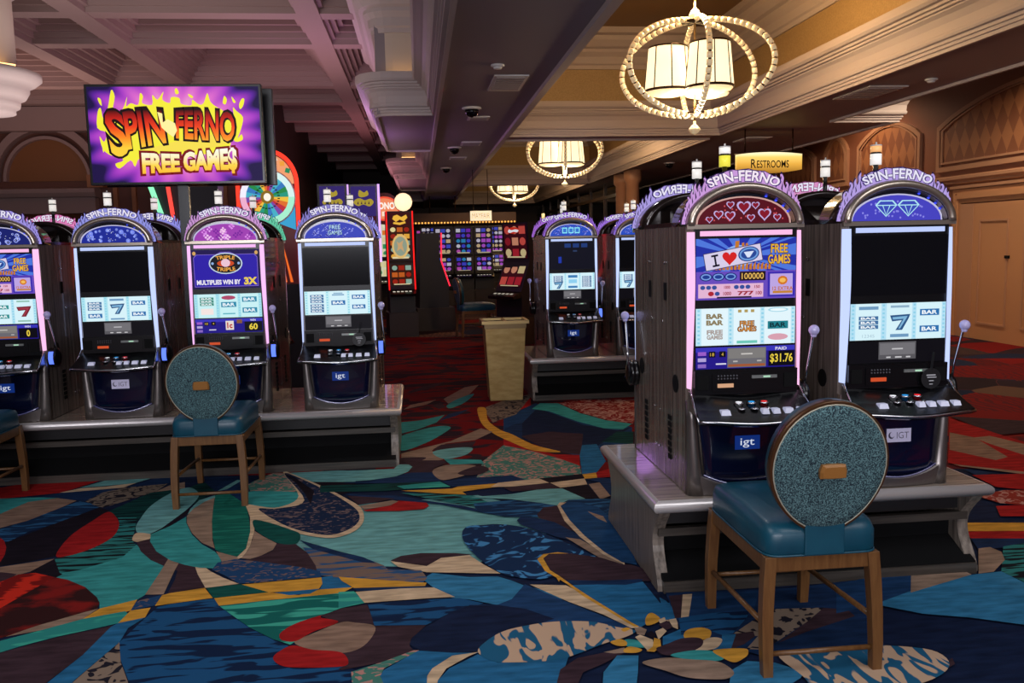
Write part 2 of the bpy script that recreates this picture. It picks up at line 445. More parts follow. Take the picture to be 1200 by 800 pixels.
# coffered ceiling on the left
def stepped(w0, w1, z0, z1, n=5):
    half = []
    for i in range(n):
        t0 = i/n; w = w0 + (w1-w0)*(t0**1.2); z = z0 + (z1-z0)*t0; zz = z0 + (z1-z0)*(i+1)/n
        half += [(w, z), (w, zz)]
    return [(x, z) for x, z in half] + [(-x, z) for x, z in half[::-1]]
beam_prof = stepped(0.14, 0.62, 4.36, 4.9, 7)
for yb in (4.6, 7.0, 9.4, 11.35, 13.0, 16.2, 18.0, 20.5, 22.2, 25, 27, 30, 33):
    MB().prism([(yb+x, z) for x, z in beam_prof], 'x', -16, -0.6).build('ceiling_beam', MAUVE, ceil)
for xb in (-1.25, -4.0, -5.3, -8.2, -9.6):
    MB().prism([(xb+x, z-0.01) for x, z in beam_prof], 'y', -5, 36).build('ceiling_beam', MAUVE, ceil)
# round drum pendant with a flared capital hanging from the left coffers
cp = struct(MB().lathe([(0.44, 3.3), (0.44, 4.9)], (-4.43, 9.45, 0), 40).build('trim_%d' % (n_trim+1), CREAM), 'round cream ceiling drum at the far left'); n_trim += 1
capm = [(0.0, 2.93), (0.40, 2.93), (0.40, 2.97), (0.44, 2.99), (0.45, 3.03), (0.45, 3.06), (0.50, 3.08), (0.54, 3.15), (0.54, 3.19), (0.60, 3.22), (0.66, 3.27), (0.66, 3.32), (0.6, 3.34), (0.44, 3.34)]
MB().lathe(capm, (-4.43, 9.45, 0), 40).build('capital', CROWN, cp)
MB().lathe([(0.44, 4.1), (0.48, 4.1), (0.5, 4.16), (0.6, 4.22), (0.62, 4.3), (0.7, 4.34), (0.7, 4.9)], (-4.43, 9.45, 0), 40).build('upper_ring', CROWN, cp)
# cove lamps hidden behind the crown shelf, they wash the bands
cove = glow((1.0, 0.55, 0.2), 3.0)
def cove_tube(p, q, parent): MB().bar(p, q, 0.03, 0.02).build('cove_tube', cove, parent)
cove_tube((-0.3, 10.23, ZS+0.44), (0.12, 10.23, ZS+0.44), left_crown)
cove_tube((-0.3, 19.88, ZS+0.44), (0.12, 19.88, ZS+0.44), left_crown)
cove_tube((-4.43+0.15, 9.45-0.53, 3.36), (-4.43+0.52, 9.45-0.15, 3.36), cp)

# ------------------------------------------------------------------ walls
def diamond_paper():
    m = mat('diamond_wall_covering', '#8a5a3c', 0.55)
    N, L, b = nodes(m)
    tc = N.new('ShaderNodeTexCoord'); mp = N.new('ShaderNodeMapping')
    sx = N.new('ShaderNodeSeparateXYZ'); L.new(tc.outputs['Object'], sx.inputs[0])
    cb = N.new('ShaderNodeCombineXYZ'); L.new(sx.outputs['Y'], cb.inputs[0]); L.new(sx.outputs['Z'], cb.inputs[1])
    mp.inputs['Scale'].default_value = (4.3, 2.3, 1); L.new(cb.outputs[0], mp.inputs['Vector'])
    m2 = N.new('ShaderNodeMapping'); m2.inputs['Rotation'].default_value = (0, 0, PI/4); L.new(mp.outputs['Vector'], m2.inputs['Vector'])
    ck = N.new('ShaderNodeTexChecker'); ck.inputs['Scale'].default_value = 1.414
    ck.inputs['Color1'].default_value = (*lin('#9c6742'), 1); ck.inputs['Color2'].default_value = (*lin('#7d4c31'), 1)
    L.new(m2.outputs['Vector'], ck.inputs['Vector']); L.new(ck.outputs['Color'], b.inputs['Base Color'])
    return m
DIAM = diamond_paper()
wr = struct(MB().box(8.0, 8.2, -5, 36, 0, 4.9).build('wall_right', WALLWOOD), 'brown panelled wall with arched diamond panels on the right')
def arch_pts(y0, y1, z0, zs, rise, n=14):
    """panel outline in (y,z): flat bottom, shallow arched top"""
    pts = [(y0, z0), (y1, z0)]
    for i in range(n+1):
        t = i/n; pts.append((y1 + (y0-y1)*t, zs + rise*math.sin(PI*t)**0.8))
    return pts
def ring_mesh(outer, inner, x0, x1):
    m = MB(); n = len(outer)
    vs_ = [(x0, *p) for p in outer] + [(x0, *p) for p in inner] + [(x1, *p) for p in outer] + [(x1, *p) for p in inner]
    fs = []
    for i in range(n):
        j = (i+1) % n
        fs += [(i, j, n+j, n+i), (i, j, 2*n+j, 2*n+i), (n+i, n+j, 3*n+j, 3*n+i)]
    m.add(vs_, fs); return m
def wall_panel(y0, y1, z0, zs, rise):
    MB().prism(arch_pts(y0+.12, y1-.12, z0+.12, zs-.05, rise), 'x', 7.975, 8.0).build('diamond_panel', DIAM, wr)
    ring_mesh(arch_pts(y0, y1, z0, zs, rise), arch_pts(y0+.07, y1-.07, z0+.07, zs-.05, rise), 7.95, 8.0).build('panel_moulding', TRIMWOOD, wr)
    ring_mesh(arch_pts(y0+.11, y1-.11, z0+.11, zs-.06, rise), arch_pts(y0+.14, y1-.14, z0+.14, zs-.075, rise), 7.955, 8.0).build('inner_bead', TRIMWOOD, wr)
for a in ((8.4, 12.75), (13.2, 15.2), (15.55, 16.5), (16.9, 18.9), (19.3, 21.3)):
    wall_panel(a[0], a[1], 2.44, 3.12 if a[1]-a[0] > 3 else 3.1, 0.42 if a[1]-a[0] > 3 else 0.3)
MB().prism([(8.0, 2.22), (7.94, 2.24), (7.94, 2.27), (7.9, 2.3), (7.9, 2.34), (7.95, 2.36), (8.0, 2.36)], 'y', -5, 36).build('chair_rail', TRIMWOOD, wr)
MB().box(7.96, 8.0, -5, 36, 3.95, 4.3).build('wall_cornice', TRIMWOOD, wr)
bb = struct(MB().box(7.95, 8.0, 12.28, 36, 0, 0.18).build('baseboard_right', TRIMWOOD), 'tan baseboard of the restroom wall')
# double door in a moulded frame
d1 = struct(MB().box(7.93, 8.0, 9.6, 12.06, 0, 1.93).build('door_1', DOORM), 'peach painted panel door in the right wall')
for y0, y1 in ((9.6, 10.83), (10.85, 11.75)):
    ring_mesh([(y0+.14, .22), (y1-.14, .22), (y1-.14, 1.7), (y0+.14, 1.7)], [(y0+.17, .25), (y1-.17, .25), (y1-.17, 1.67), (y0+.17, 1.67)], 7.915, 7.94).build('door_bead', TRIMWOOD, d1)
MB().box(7.905, 7.935, 10.95, 11.03, 1.16, 1.2).build('door_handle', BLACKM, d1)
MB().box(7.92, 7.935, 11.75, 12.06, 0, 1.93).build('door_jamb', TRIMWOOD, d1)
for k, (w, x) in enumerate(((0.0, 7.93), (0.06, 7.9), (0.14, 7.93))):
    MB().box(x, 8.0, 12.06+w, 12.06+w+(0.06, 0.08, 0.06)[k], 0, 1.95+w+0.06).build('door_frame', DOORM, d1)
    MB().box(x-.002, 8.0, 9.4, 12.06+w, 1.95+w, 1.95+w+(0.06, 0.08, 0.06)[k]).build('door_frame', DOORM, d1)
MB().box(7.9, 8.0, 9.3, 12.3, 2.16, 2.2).build('door_cap', TRIMWOOD, d1)
MB().box(7.94, 8.0, -5, 9.4, 0.1, 2.2).build('wainscot', TRIMWOOD, wr)

wb = struct(MB().box(-16, 8.05, 35.8, 36, 0, 4.9).build('wall_back', DARKWALL), 'dark wall at the far end of the gaming hall')
# dark shop glass along the right of the far aisle
wg = struct(MB().box(4.9, 4.93, 20.6, 35.5, 0.9, 2.9).build('window_1', WINGLASS), 'dark glazed shopfront beyond the machines')
for y in (20.6, 22.5, 24.4, 26.3, 28.2, 30.1, 32.0, 33.9):
    MB().box(4.86, 4.92, y-.04, y+.04, 0, 3.0).build('mullion', mat('dark_mullion', '#3a2c22', 0.4, 0.3), wg)
MB().box(4.86, 4.95, 20.6, 35.5, 2.6, 2.68).build('transom', mat('dark_mullion', '#3a2c22'), wg)
MB().box(4.84, 4.96, 20.6, 35.5, 0, 0.9).build('stall_riser', DARKWALL, wg)
for k, y in enumerate((18.7, 19.7)):
    n_trim += 1
    pl = struct(MB().lathe([(0.2, 0), (0.2, 0.3), (0.15, 0.34), (0.14, 2.75), (0.19, 2.8), (0.19, 3.03)], (4.68, y, 0), 20).build('trim_%d' % n_trim, TRIMWOOD), 'tan pilaster column at the end of the glazed shopfront')
    light('pilaster_light', 'SPOT', (4.3, y-.4, 2.9), 10, WARM, 0.05, rot=(0.5, 0.5, 0), spot=1.6)
# left wall with a round-headed arch above a panelled screen
wl = struct(MB().box(-16, -3.0, 18.6, 18.8, 0, 4.9).build('wall_left', mat('mauve_wall', '#6d4538', 0.6)), 'mauve wall with an arched niche at the far left')
struct(MB().box(-3.0, -2.9, 18.6, 36, 0, 4.9).build('wall_left_return', DARKWALL), 'dark side wall of the far aisle')
struct(MB().box(-14.1, -14.0, -5, 18.6, 0, 4.9).build('wall_far_left', mat('mauve_wall', '#6d4538')), 'plain mauve wall beyond the left bank')
cx, cz, rr = -7.32, 2.95, 0.78
def half_ring(r0, r1, y0, y1, n=24, ez=1.05):
    m = MB(); secs = []
    for i in range(n+1):
        a = PI*i/n; c, s_ = math.cos(a), math.sin(a)*ez
        secs.append([(cx+r0*c, y0, cz+r0*s_), (cx+r1*c, y0, cz+r1*s_), (cx+r1*c, y1, cz+r1*s_), (cx+r0*c, y1, cz+r0*s_)])
    return m.loft(secs, smooth=False)
half_ring(rr, rr+0.06, 18.45, 18.6).build('arch_bead', MAUVE, wl)
half_ring(rr+0.16, rr+0.3, 18.4, 18.6).build('arch_moulding', MAUVE, wl)
MB().prism([(cx+rr*math.cos(PI*i/24), cz+rr*1.05*math.sin(PI*i/24)) for i in range(25)], 'y', 18.57, 18.6).build('arch_panel', mat('arch_panel_bronze', '#8a5a30', 0.5), wl)
MB().box(cx-0.28, cx+0.28, 18.35, 18.6, cz+rr+0.2, 4.2).build('keystone', MAUVE, wl)
MB().prism([(18.6, 2.6), (18.3, 2.62), (18.25, 2.7), (18.25, 2.78), (18.35, 2.8), (18.6, 2.83)], 'x', cx-1.05, cx+0.95).build('cornice', MAUVE, wl)
MB().box(cx-0.95, cx+0.9, 18.4, 18.6, 2.3, 2.62).build('frieze', MAUVE, wl)
for x0 in (cx-1.3, cx+0.8):
    MB().box(x0, x0+0.3, 18.3, 18.6, 2.8, 3.05).build('impost', mat('impost_tan', '#a06a44', 0.5), wl)
for x0, x1 in ((cx-0.95, cx-0.85), (cx-0.05, cx+0.2), (cx+0.8, cx+0.95)):
    MB().box(x0, x1, 18.35, 18.6, 0, 2.3).build('stile', mat('impost_tan', '#a06a44'), wl)
for x0, x1 in ((cx-0.85, cx-0.05), (cx+0.2, cx+0.8)):
    for k in range(22):
        z = 1.2 + k*0.05
        MB().prism([(18.56, z), (18.6, z+0.045), (18.6, z)], 'x', x0, x1).build('louver', mat('louver_brown', '#7a4a30', 0.5), wl)
for k in range(9):
    x = -6.1 + k*0.36
    MB().box(x, x+0.08, 18.5, 18.6, 0, 3.6).build('stile', mat('impost_tan', '#a06a44'), wl)
MB().box(-16, -3.0, 18.2, 18.6, 3.9, 4.36).build('wall_cornice', MAUVE, wl)

# ------------------------------------------------------------------ ceiling fittings
def ceiling_vent(x, y, w, d, label):
    t = thing('ceiling_vent', label, 'vent', (x, y, ZS))
    MB().box(-w/2, w/2, -d/2, d/2, -0.012, 0).build('frame', WHITEP, t)
    for k in range(7):
        yy = -d/2 + d*(k+0.7)/8.4
        MB().box(-w/2+.03, w/2-.03, yy, yy+d/14, -0.02, -0.012).build('slat', VENTM, t)
ceiling_vent(0.9, 8.45, 0.32, 0.78, 'square pale grille in the soffit, the one nearest the camera')
ceiling_vent(0.78, 10.75, 0.26, 0.3, 'narrow pale grille in the soffit just past the dome camera')
ceiling_vent(0.85, 13.4, 0.3, 0.5, 'small pale grille third along the central soffit')
ceiling_vent(0.75, 15.6, 0.3, 0.4, 'small pale grille farthest along the central soffit')
ceiling_vent(4.86, 9.05, 0.42, 0.8, 'pale grille in the right soffit above the front slot machines')
ceiling_vent(5.2, 13.2, 0.4, 0.6, 'grille in the right soffit near the restrooms sign')
def dome(x, y, label):
    t = thing('dome_camera', label, 'camera', (x, y, ZS))
    MB().lathe([(0.11, 0), (0.11, -0.015), (0.085, -0.025)], n=20).build('flange', WHITEP, t)
    MB().lathe([(0.08, -0.02), (0.075, -0.06), (0.05, -0.095), (0.0001, -0.11)], n=20).build('dome', GLASSDARK, t)
dome(0.65, 9.95, 'black dome security camera beside the nearest soffit grille')
dome(0.62, 13.9, 'black dome security camera farther along the central soffit')
dome(0.6, 17.5, 'small dark dome security camera far down the soffit')
dome(5.0, 17.0, 'dark dome security camera under the far right soffit')
def detector(x, y, z, label):
    t = thing('smoke_detector', label, 'detector', (x, y, z))
    MB().lathe([(0.06, 0), (0.06, -0.012), (0.045, -0.02)], n=18).build('base', WHITEP, t)
    MB().lathe([(0.04, -0.02), (0.035, -0.035), (0.0001, -0.038)], n=18).build('sensor', WHITEP, t)
detector(0.73, 7.62, ZS, 'small white smoke detector on the central soffit')
detector(5.1, 8.3, ZS, 'small white smoke detector on the right soffit')
def downlight(x, y, z, label):
    t = thing('recessed_downlight', label, 'light', (x, y, z))
    MB().lathe([(0.09, 0), (0.09, -0.012), (0.06, -0.012), (0.055, 0.0)], n=20).build('trim_ring', mat('amber_trim', '#c08a50', 0.4, 0.5), t)
    MB().lathe([(0.055, -0.006), (0.0001, -0.006)], n=20).build('lens', glow('#ffc46a', 1.6), t)
for (px_, y, lb) in ((-4.75, 15.6, 'amber recessed downlight in the left coffers above the big screen'), (-7.3, 14.3, 'small amber downlight near the round ceiling drum'), (-6.2, 12.4, 'amber downlight in the left coffer over the first slot machines'), (-1.95, 20.8, 'amber downlight in the far left coffers beside the prize wheel')):
    downlight(px_, y, 4.88, lb)
# ------------------------------------------------------------------ arched slot machines
HW, DEP, ZA, RISE = 0.2515, 0.447, 1.148, 0.175     # half width, depth, arch spring height, arch rise
def arch(t, d=0.0): return ((HW-d)*math.cos(t), ZA + (RISE-d)*math.sin(t))
_mesh = {}
def shared(key, fn):
    if key not in _mesh: _mesh[key] = fn()
    return _mesh[key]

def m_cabinet():
    # plan outline with chamfered front corners
    b = MB(); hw = HW-0.002
    b.prism([(-hw, DEP), (-hw, 0.022), (-hw+0.022, 0.0), (hw-0.022, 0.0), (hw, 0.022), (hw, DEP)], 'z', 0.004, ZA)
    return b.mesh('cabinet', CABWOOD)
def m_side_trim():      # speaker hole, screws, vents on both sides
    b = MB()
    for s in (-1, 1):
        x = s*HW
        b.lathe([(0.04, 0), (0.04, 0.003*s)], (x-0.001*s, 0.16, 0.46), 18, axis='x')
        for k in range(7): b.box(min(x, x+.003*s), max(x, x+.003*s), 0.22, 0.27, 0.10+k*0.03, 0.122+k*0.03)
        b.box(min(x, x+.002*s), max(x, x+.002*s), 0.30, 0.34, 0.82, 0.90)
    return b.mesh('side_vents', BLACKM)
def m_screws():
    b = MB()
    for s in (-1, 1):
        x = s*HW
        for (y, z) in ((0.30, 0.99), (0.33, 0.99), (0.36, 0.72), (0.40, 0.3), (0.42, 0.12)):
            b.lathe([(0.007, 0), (0.006, 0.004*s)], (x, y, z), 10, axis='x')
    return b.mesh('side_bolts', CHROME)
def m_hood():
    b = MB(); n = 28; secs = []
    for i in range(n+1):
        t = PI*i/n
        (xo, zo), (xi, zi) = arch(t), arch(t, 0.034)
        secs.append([(xo, -0.01, zo), (xo, 0.22, zo), (xi, 0.22, zi), (xi, -0.01, zi)])
    b.loft(secs, smooth=True)
    b.prism([arch(PI*i/n, 0.02) for i in range(n+1)], 'y', 0.09, 0.13)
    b.box(-HW, HW, 0.22, DEP, ZA, ZA+0.02)
    # sloped tail behind the hood
    b.prism([(0.22, ZA+0.02), (0.22, ZA+0.10), (0.40, ZA+0.02)], 'x', -0.12, 0.12)
    return b.mesh('hood', HOODM)
def m_rim():
    b = MB(); n = 30; secs = []
    for i in range(n+1):
        t = PI*i/n
        q = [arch(t, d) for d in (-0.003, 0.003, 0.024, 0.042)]; yy = (0.004, -0.022, -0.030, 0.012)
        secs.append([(p[0], y, p[1]) for p, y in zip(q, yy)])
    b.loft(secs, smooth=True)
    # legs of the rim running down to the arch sill
    b.box(-HW-.002, HW+.002, -0.014, 0.0, ZA-0.014, ZA+0.004)
    return b.mesh('arch_rim', mat('rim_metal', '#b8ab9c', 0.28, 0.85))
def m_arch_back():
    n = 24
    return MB().prism([arch(PI*i/n, 0.03) for i in range(n+1)], 'y', 0.02, 0.03).mesh('arch_recess', mat('midnight_gloss', '#070a1c', 0.15, coat=0.5))
def m_leds():
    b = MB()
    for t in (0.42, 0.62, 0.85, 1.1):
        p = arch(t, 0.042); b.sphere((p[0], 0.012, p[1]), 0.0055, 10)
    return b.mesh('blue_led', glow('#3a4bff', 1.2))
def m_strip(side):
    b = MB(); secs = []; n = 14
    for i in range(n+1):
        u = i/n; z = 0.462 + (1.122-0.462)*u
        w = (0.008 + 0.013*min(1, u*1.5))
        bow = -0.010*math.sin(PI*u) - 0.004
        x1 = side*(HW-0.006 + 0.0*u); x0 = side*(HW-0.006-w)
        secs.append([(x0, bow-0.020, z), (x1, bow+0.004, z), (x1, bow+0.030, z), (x0, bow+0.01, z)])
    b.loft(secs, smooth=False); return b
def m_bezel():
    b = MB(); n = 10; secs = []
    b.box(-0.222, 0.222, -0.012, 0.002, 0.43, 1.135)
    return b.mesh('bezel', BLACK)
def m_ledge():   # player panel under the screens
    b = MB(); b.box(-0.225, 0.225, -0.03, 0.0, 0.437, 0.54); b.box(-0.15, 0.155, -0.036, -0.03, 0.452, 0.527)
    return b.mesh('player_panel', BLACK)
def m_deck():
    b = MB(); secs = []; n = 12
    def row(y, z, hw, bulge, th):
        top = [(hw*(2*i/n-1), y - bulge*(1-(2*i/n-1)**2), z - 0.006*math.cos(PI*(2*i/n-1))) for i in range(n+1)]
        return top + [(p[0], p[1], p[2]-th) for p in top[::-1]]
    for y, z, hw, bu, th in ((-0.02, 0.436, 0.236, 0.0, 0.05), (-0.07, 0.412, 0.24, 0.006, 0.05), (-0.12, 0.386, 0.246, 0.014, 0.045), (-0.165, 0.366, 0.252, 0.022, 0.035), (-0.185, 0.358, 0.254, 0.026, 0.018)):
        secs.append(row(y, z, hw, bu, th))
    b.loft(secs, smooth=False); return b.mesh('button_deck', BLACK)
def m_deck_edge():
    n = 16; pts = [(0.256*(2*i/n-1), -0.187 - 0.027*(1-(2*i/n-1)**2), 0.349 - 0.006*math.cos(PI*(2*i/n-1))) for i in range(n+1)]
    b = MB(); b.tube(pts, 0.006, 8)
    for s in (-1, 1): b.tube([(s*0.256, -0.187, 0.351), (s*0.25, -0.12, 0.378), (s*0.243, -0.06, 0.42), (s*0.24, -0.02, 0.46)], 0.0055, 8)
    return b.mesh('deck_edge', CHROME)
def m_wing(s):
    b = MB()
    if True:
        b.prism([(-0.015, 0.372), (-0.015, 0.455), (-0.09, 0.392), (-0.16, 0.364)], 'x', s*0.244-0.003, s*0.244+0.003)
    return b.mesh('deck_bracket', SILVER)
def m_belly():
    b = MB(); n = 10; secs = []
    for z, y, hw in ((0.045, -0.03, 0.17), (0.12, -0.032, 0.18), (0.22, -0.026, 0.19), (0.34, -0.02, 0.205), (0.40, -0.02, 0.21)):
        f = [(hw*(2*i/n-1), y - 0.02*(1-(2*i/n-1)**2), z) for i in range(n+1)]
        secs.append(f + [(hw, 0.0, z), (-hw, 0.0, z)])
    b.loft(secs); return b.mesh('belly_panel', BELLY)
def m_lip():
    b = MB(); n = 14; secs = []
    for i in range(n+1):
        u = 2*i/n-1; x = 0.2*u
        zt = 0.045 + 0.045*u*u; y = -0.052 + 0.026*u*u
        secs.append([(x, y, 0.004), (x, y-0.006, zt-0.006), (x, y, zt), (x, 0.0, zt), (x, 0.0, 0.004)])
    b.loft(secs, smooth=False); return b.mesh('belly_lip', GUN)
def m_lip_light():
    n = 14
    return MB().tube([(0.185*(2*i/n-1), -0.056+0.026*(2*i/n-1)**2, 0.047+0.045*(2*i/n-1)**2) for i in range(n+1)], 0.0032, 6).mesh('lip_light', mat('lip_glow', '#c8c8d8', 0.2, 0.8, '#5560ff', 0.06))
def m_columns(s):
    b = MB()
    if True:
        secs = []
        for z, w, y in ((0.0, 0.088, -0.036), (0.09, 0.080, -0.034), (0.095, 0.074, -0.034), (0.2, 0.062, -0.03), (0.33, 0.048, -0.026), (0.41, 0.04, -0.02)):
            xo = HW+0.002; c = []
            for k in range(7):
                a = PI*k/6; c.append((s*(xo - w/2 + w/2*math.cos(a)), 0.014 + (y-0.014)*math.sin(a)**0.8, z))
            secs.append(c)
        b.loft(secs, smooth=True)
    return b.mesh('corner_column', GUN)
def m_buttons(kind, i=0):
    b = MB()
    if kind == 'square':
        for x, w in (((-0.135, 0.034), (0.035, 0.024), (0.082, 0.024), (0.135, 0.032), (0.190, 0.028))[i],):
            y, z = -0.145, 0.379
            b.frustum((x, y), w*0.62, 0.02, w*0.5, 0.014, z-0.006, z+0.014, 0)
        return b.mesh('play_button', mat('white_button', '#cfd0da', 0.3, 0, '#aab0d8', 0.35))
    if kind == 'ring':
        for x in (-0.055, 0.0, 0.055): b.lathe([(0.02, 0.0), (0.02, 0.006), (0.015, 0.008), (0.015, 0.0)], (x, -0.088, 0.405), 16)
        for x in (-0.055, 0.0, 0.055): b.lathe([(0.016, 0.0), (0.016, 0.005), (0.012, 0.006), (0.012, 0.0)], (x, -0.124, 0.388), 16)
        return b.mesh('button_ring', CHROME)
    x, c, y = {'white': (-0.055, '#d8dade', -0.088), 'blue': (0.0, '#1c8bd0', -0.088), 'red': (0.055, '#e02028', -0.088)}[kind]
    b.lathe([(0.014, 0.0), (0.013, 0.009), (0.0001, 0.011)], (x, y, 0.405), 16)
    return b.mesh('round_button', mat('button_'+kind, c, 0.3, 0, c, 0.7))
def m_keypad():
    b = MB()
    for i in range(7):
        for j in range(2): b.sphere((-0.125+i*0.0135, -0.037, 0.505+j*0.012), 0.004, 8)
    return b.mesh('speaker_dots', mat('dot_grey', '#4a4a50', 0.4))
def m_bill():
    b = MB(); b.box(0.02, 0.13, -0.042, -0.036, 0.503, 0.516); b.box(0.07, 0.1, -0.0435, -0.042, 0.506, 0.513, 1)
    return b.mesh('bill_slot', [mat('bill_grey', '#8d9290', 0.3, 0.5), glow('#b8e8c8', 0.9)])
def m_tape(c): return MB().box(-0.128, -0.06, -0.042, -0.036, 0.468, 0.484).mesh('ticket_slot', glow(c, 0.75))
def m_speakers(s):
    b = MB()
    b.box(s*0.19-0.025, s*0.19+0.025, -0.034, -0.03, 0.46, 0.52)
    return b.mesh('speaker_grille', BLACKM)
def m_lever_hub():
    b = MB(); b.lathe([(0.062, 0.0), (0.066, 0.006), (0.066, 0.016), (0.058, 0.02), (0.066, 0.024), (0.066, 0.04), (0.05, 0.05), (0.02, 0.054)], (HW+0.001, 0.06, 0.41), 24, axis='x')
    return b.mesh('lever_hub', BLACK)
def m_hub_light():
    b = MB(); b.lathe([(0.0675, 0.008), (0.0675, 0.038)], (HW+0.001, 0.06, 0.41), 10, axis='x', a0=PI*0.78, a1=PI*1.2)
    return b.mesh('hub_light', glow('#5a78ff', 1.6))
def m_lever_arm(): return MB().tube([(0.30, 0.055, 0.44), (0.295, 0.03, 0.53), (0.291, -0.022, 0.655), (0.29, -0.035, 0.68)], 0.0055, 8).mesh('lever_arm', CHROME)
def m_knob(): return MB().sphere((0.29, -0.042, 0.70), 0.023, 18).lathe([(0.011, -0.03), (0.014, -0.018)], (0.29, -0.04, 0.70), 12).mesh('lever_knob', KNOBM)
def m_pole(): return MB().cyl((-0.05, 0.11, ZA+0.10), 0.011, 0.15, 12).mesh('candle_pole', BLACK)
def m_candle(c1, c2, e):
    b = MB(); z = ZA+0.25
    b.cyl((-0.05, 0.11, z), 0.024, 0.046, 18, 0); b.cyl((-0.05, 0.11, z+0.046), 0.021, 0.008, 18, 1); b.cyl((-0.05, 0.11, z+0.054), 0.024, 0.026, 18, 2)
    b.cyl((-0.05, 0.11, z+0.08), 0.025, 0.005, 18, 3); b.cyl((-0.05, 0.11, z+0.085), 0.004, 0.012, 8, 3)
    return b.mesh('candle_lamp', [mat('candle_'+c1, c1, 0.35, 0, c1, e), BLACK, mat('candle_'+c2, c2, 0.35, 0, c2, e*0.9), WHITEP])

# flame crest: a row of tongues following the arch
TONGUE = [(-.26, -.05), (-.30, .22), (-.12, .52), (-.15, .80), (.05, 1.0), (.03, .76), (.22, .50), (.30, .20), (.22, -.05)]
def tongues(seed):
    """upright flame tongues standing on the arch on both sides of the lettering: (x, z, height, mirror)"""
    rnd = random.Random(seed*11+3); out = []
    for s in (-1, 1):
        for k, (a, h) in enumerate(((0.60, 0.050), (0.72, 0.070), (0.84, 0.058), (0.96, 0.066), (1.07, 0.054), (1.18, 0.058), (1.29, 0.046), (1.40, 0.044), (1.49, 0.034))):
            p = arch(PI/2 - s*(a + rnd.uniform(-.02, .02)), -0.002); out.append((p[0], p[1], h*rnd.uniform(0.85, 1.12), rnd.choice((-1, 1))))
    return out
def tongue_poly(x, z, h, mir, k=1.0): return smooth2d([(x + mir*u*h*0.62*k, z + (v*h if k == 1 else (v-0.4)*h*k + 0.4*h)) for u, v in TONGUE], 3)
def band_poly(g=0.0):
    n = 40; out = []; inn = []
    for i in range(n+1):
        a = -1.53 + 3.06*i/n; m_ = max(0.0, 1-(abs(a)/0.66)**6) if abs(a) < 0.66 else 0
        out.append(arch(PI/2 - a, -(0.014 + 0.040*m_ + 0.003*math.sin(a*26)*m_ + g))); inn.append(arch(PI/2 - a, 0.001))
    return out, inn
def m_crest(c, seed):
    b = MB(); o_, i_ = band_poly(); n = len(o_); vs_ = []
    for y in (0.001, 0.013): vs_ += [(p[0], y, p[1]) for p in o_] + [(p[0], y, p[1]) for p in i_]
    fs = []
    for j in range(n-1): fs += [(j, j+1, n+j+1, n+j), (2*n+j, 2*n+j+1, 3*n+j+1, 3*n+j), (j, j+1, 2*n+j+1, 2*n+j)]
    b.add(vs_, fs)
    for k, (x, z, h, mi) in enumerate(tongues(seed)): b.prism(tongue_poly(x, z, h, mi), 'y', 0.0002*(k % 3)-0.0005, 0.0145-0.0002*(k % 3))
    return b.mesh('flame_crest', glow(c, 0.85))
def m_crest_ink(c, seed):
    """dark outline behind every tongue and a dark lick inside it"""
    b = MB()
    for k, (x, z, h, mi) in enumerate(tongues(seed)):
        b.prism(tongue_poly(x, z, h, mi, 1.22), 'y', 0.004, 0.010)
        q = [(x + mi*u*h, z + v*h) for u, v in ((-.03, .05), (.06, .22), (.0, .45), (.03, .62), (-.05, .42), (-.02, .25))]
        for y in (-0.0014, 0.0154): b.add([(p[0], y, p[1]) for p in q], [tuple(range(6))])
    o_, i_ = band_poly(0.004); n = len(o_)
    b.add([(p[0], 0.006, p[1]) for p in o_] + [(p[0], 0.006, p[1]) for p in i_], [(j, j+1, n+j+1, n+j) for j in range(n-1)])
    return b.mesh('flame_lines', glow(c, 0.28))
def m_crest_text(c, bold, y0, y1, grow):
    vs_, fs, _ = text2d('SPIN-FERNO', bold, 1.0); b = MB()
    for y in (y0, y1):
        out = []
        for u, v in vs_:
            t = PI/2 - u*(1.16 + grow*0.05)
            p = arch(t, -(0.030 + v*(0.040 + grow*0.006)*(1.15-0.5*abs(u))))
            out.append((p[0], y, p[1]))
        b.add(out, fs)
    return b.mesh('crest_lettering', glow(c, 0.9))

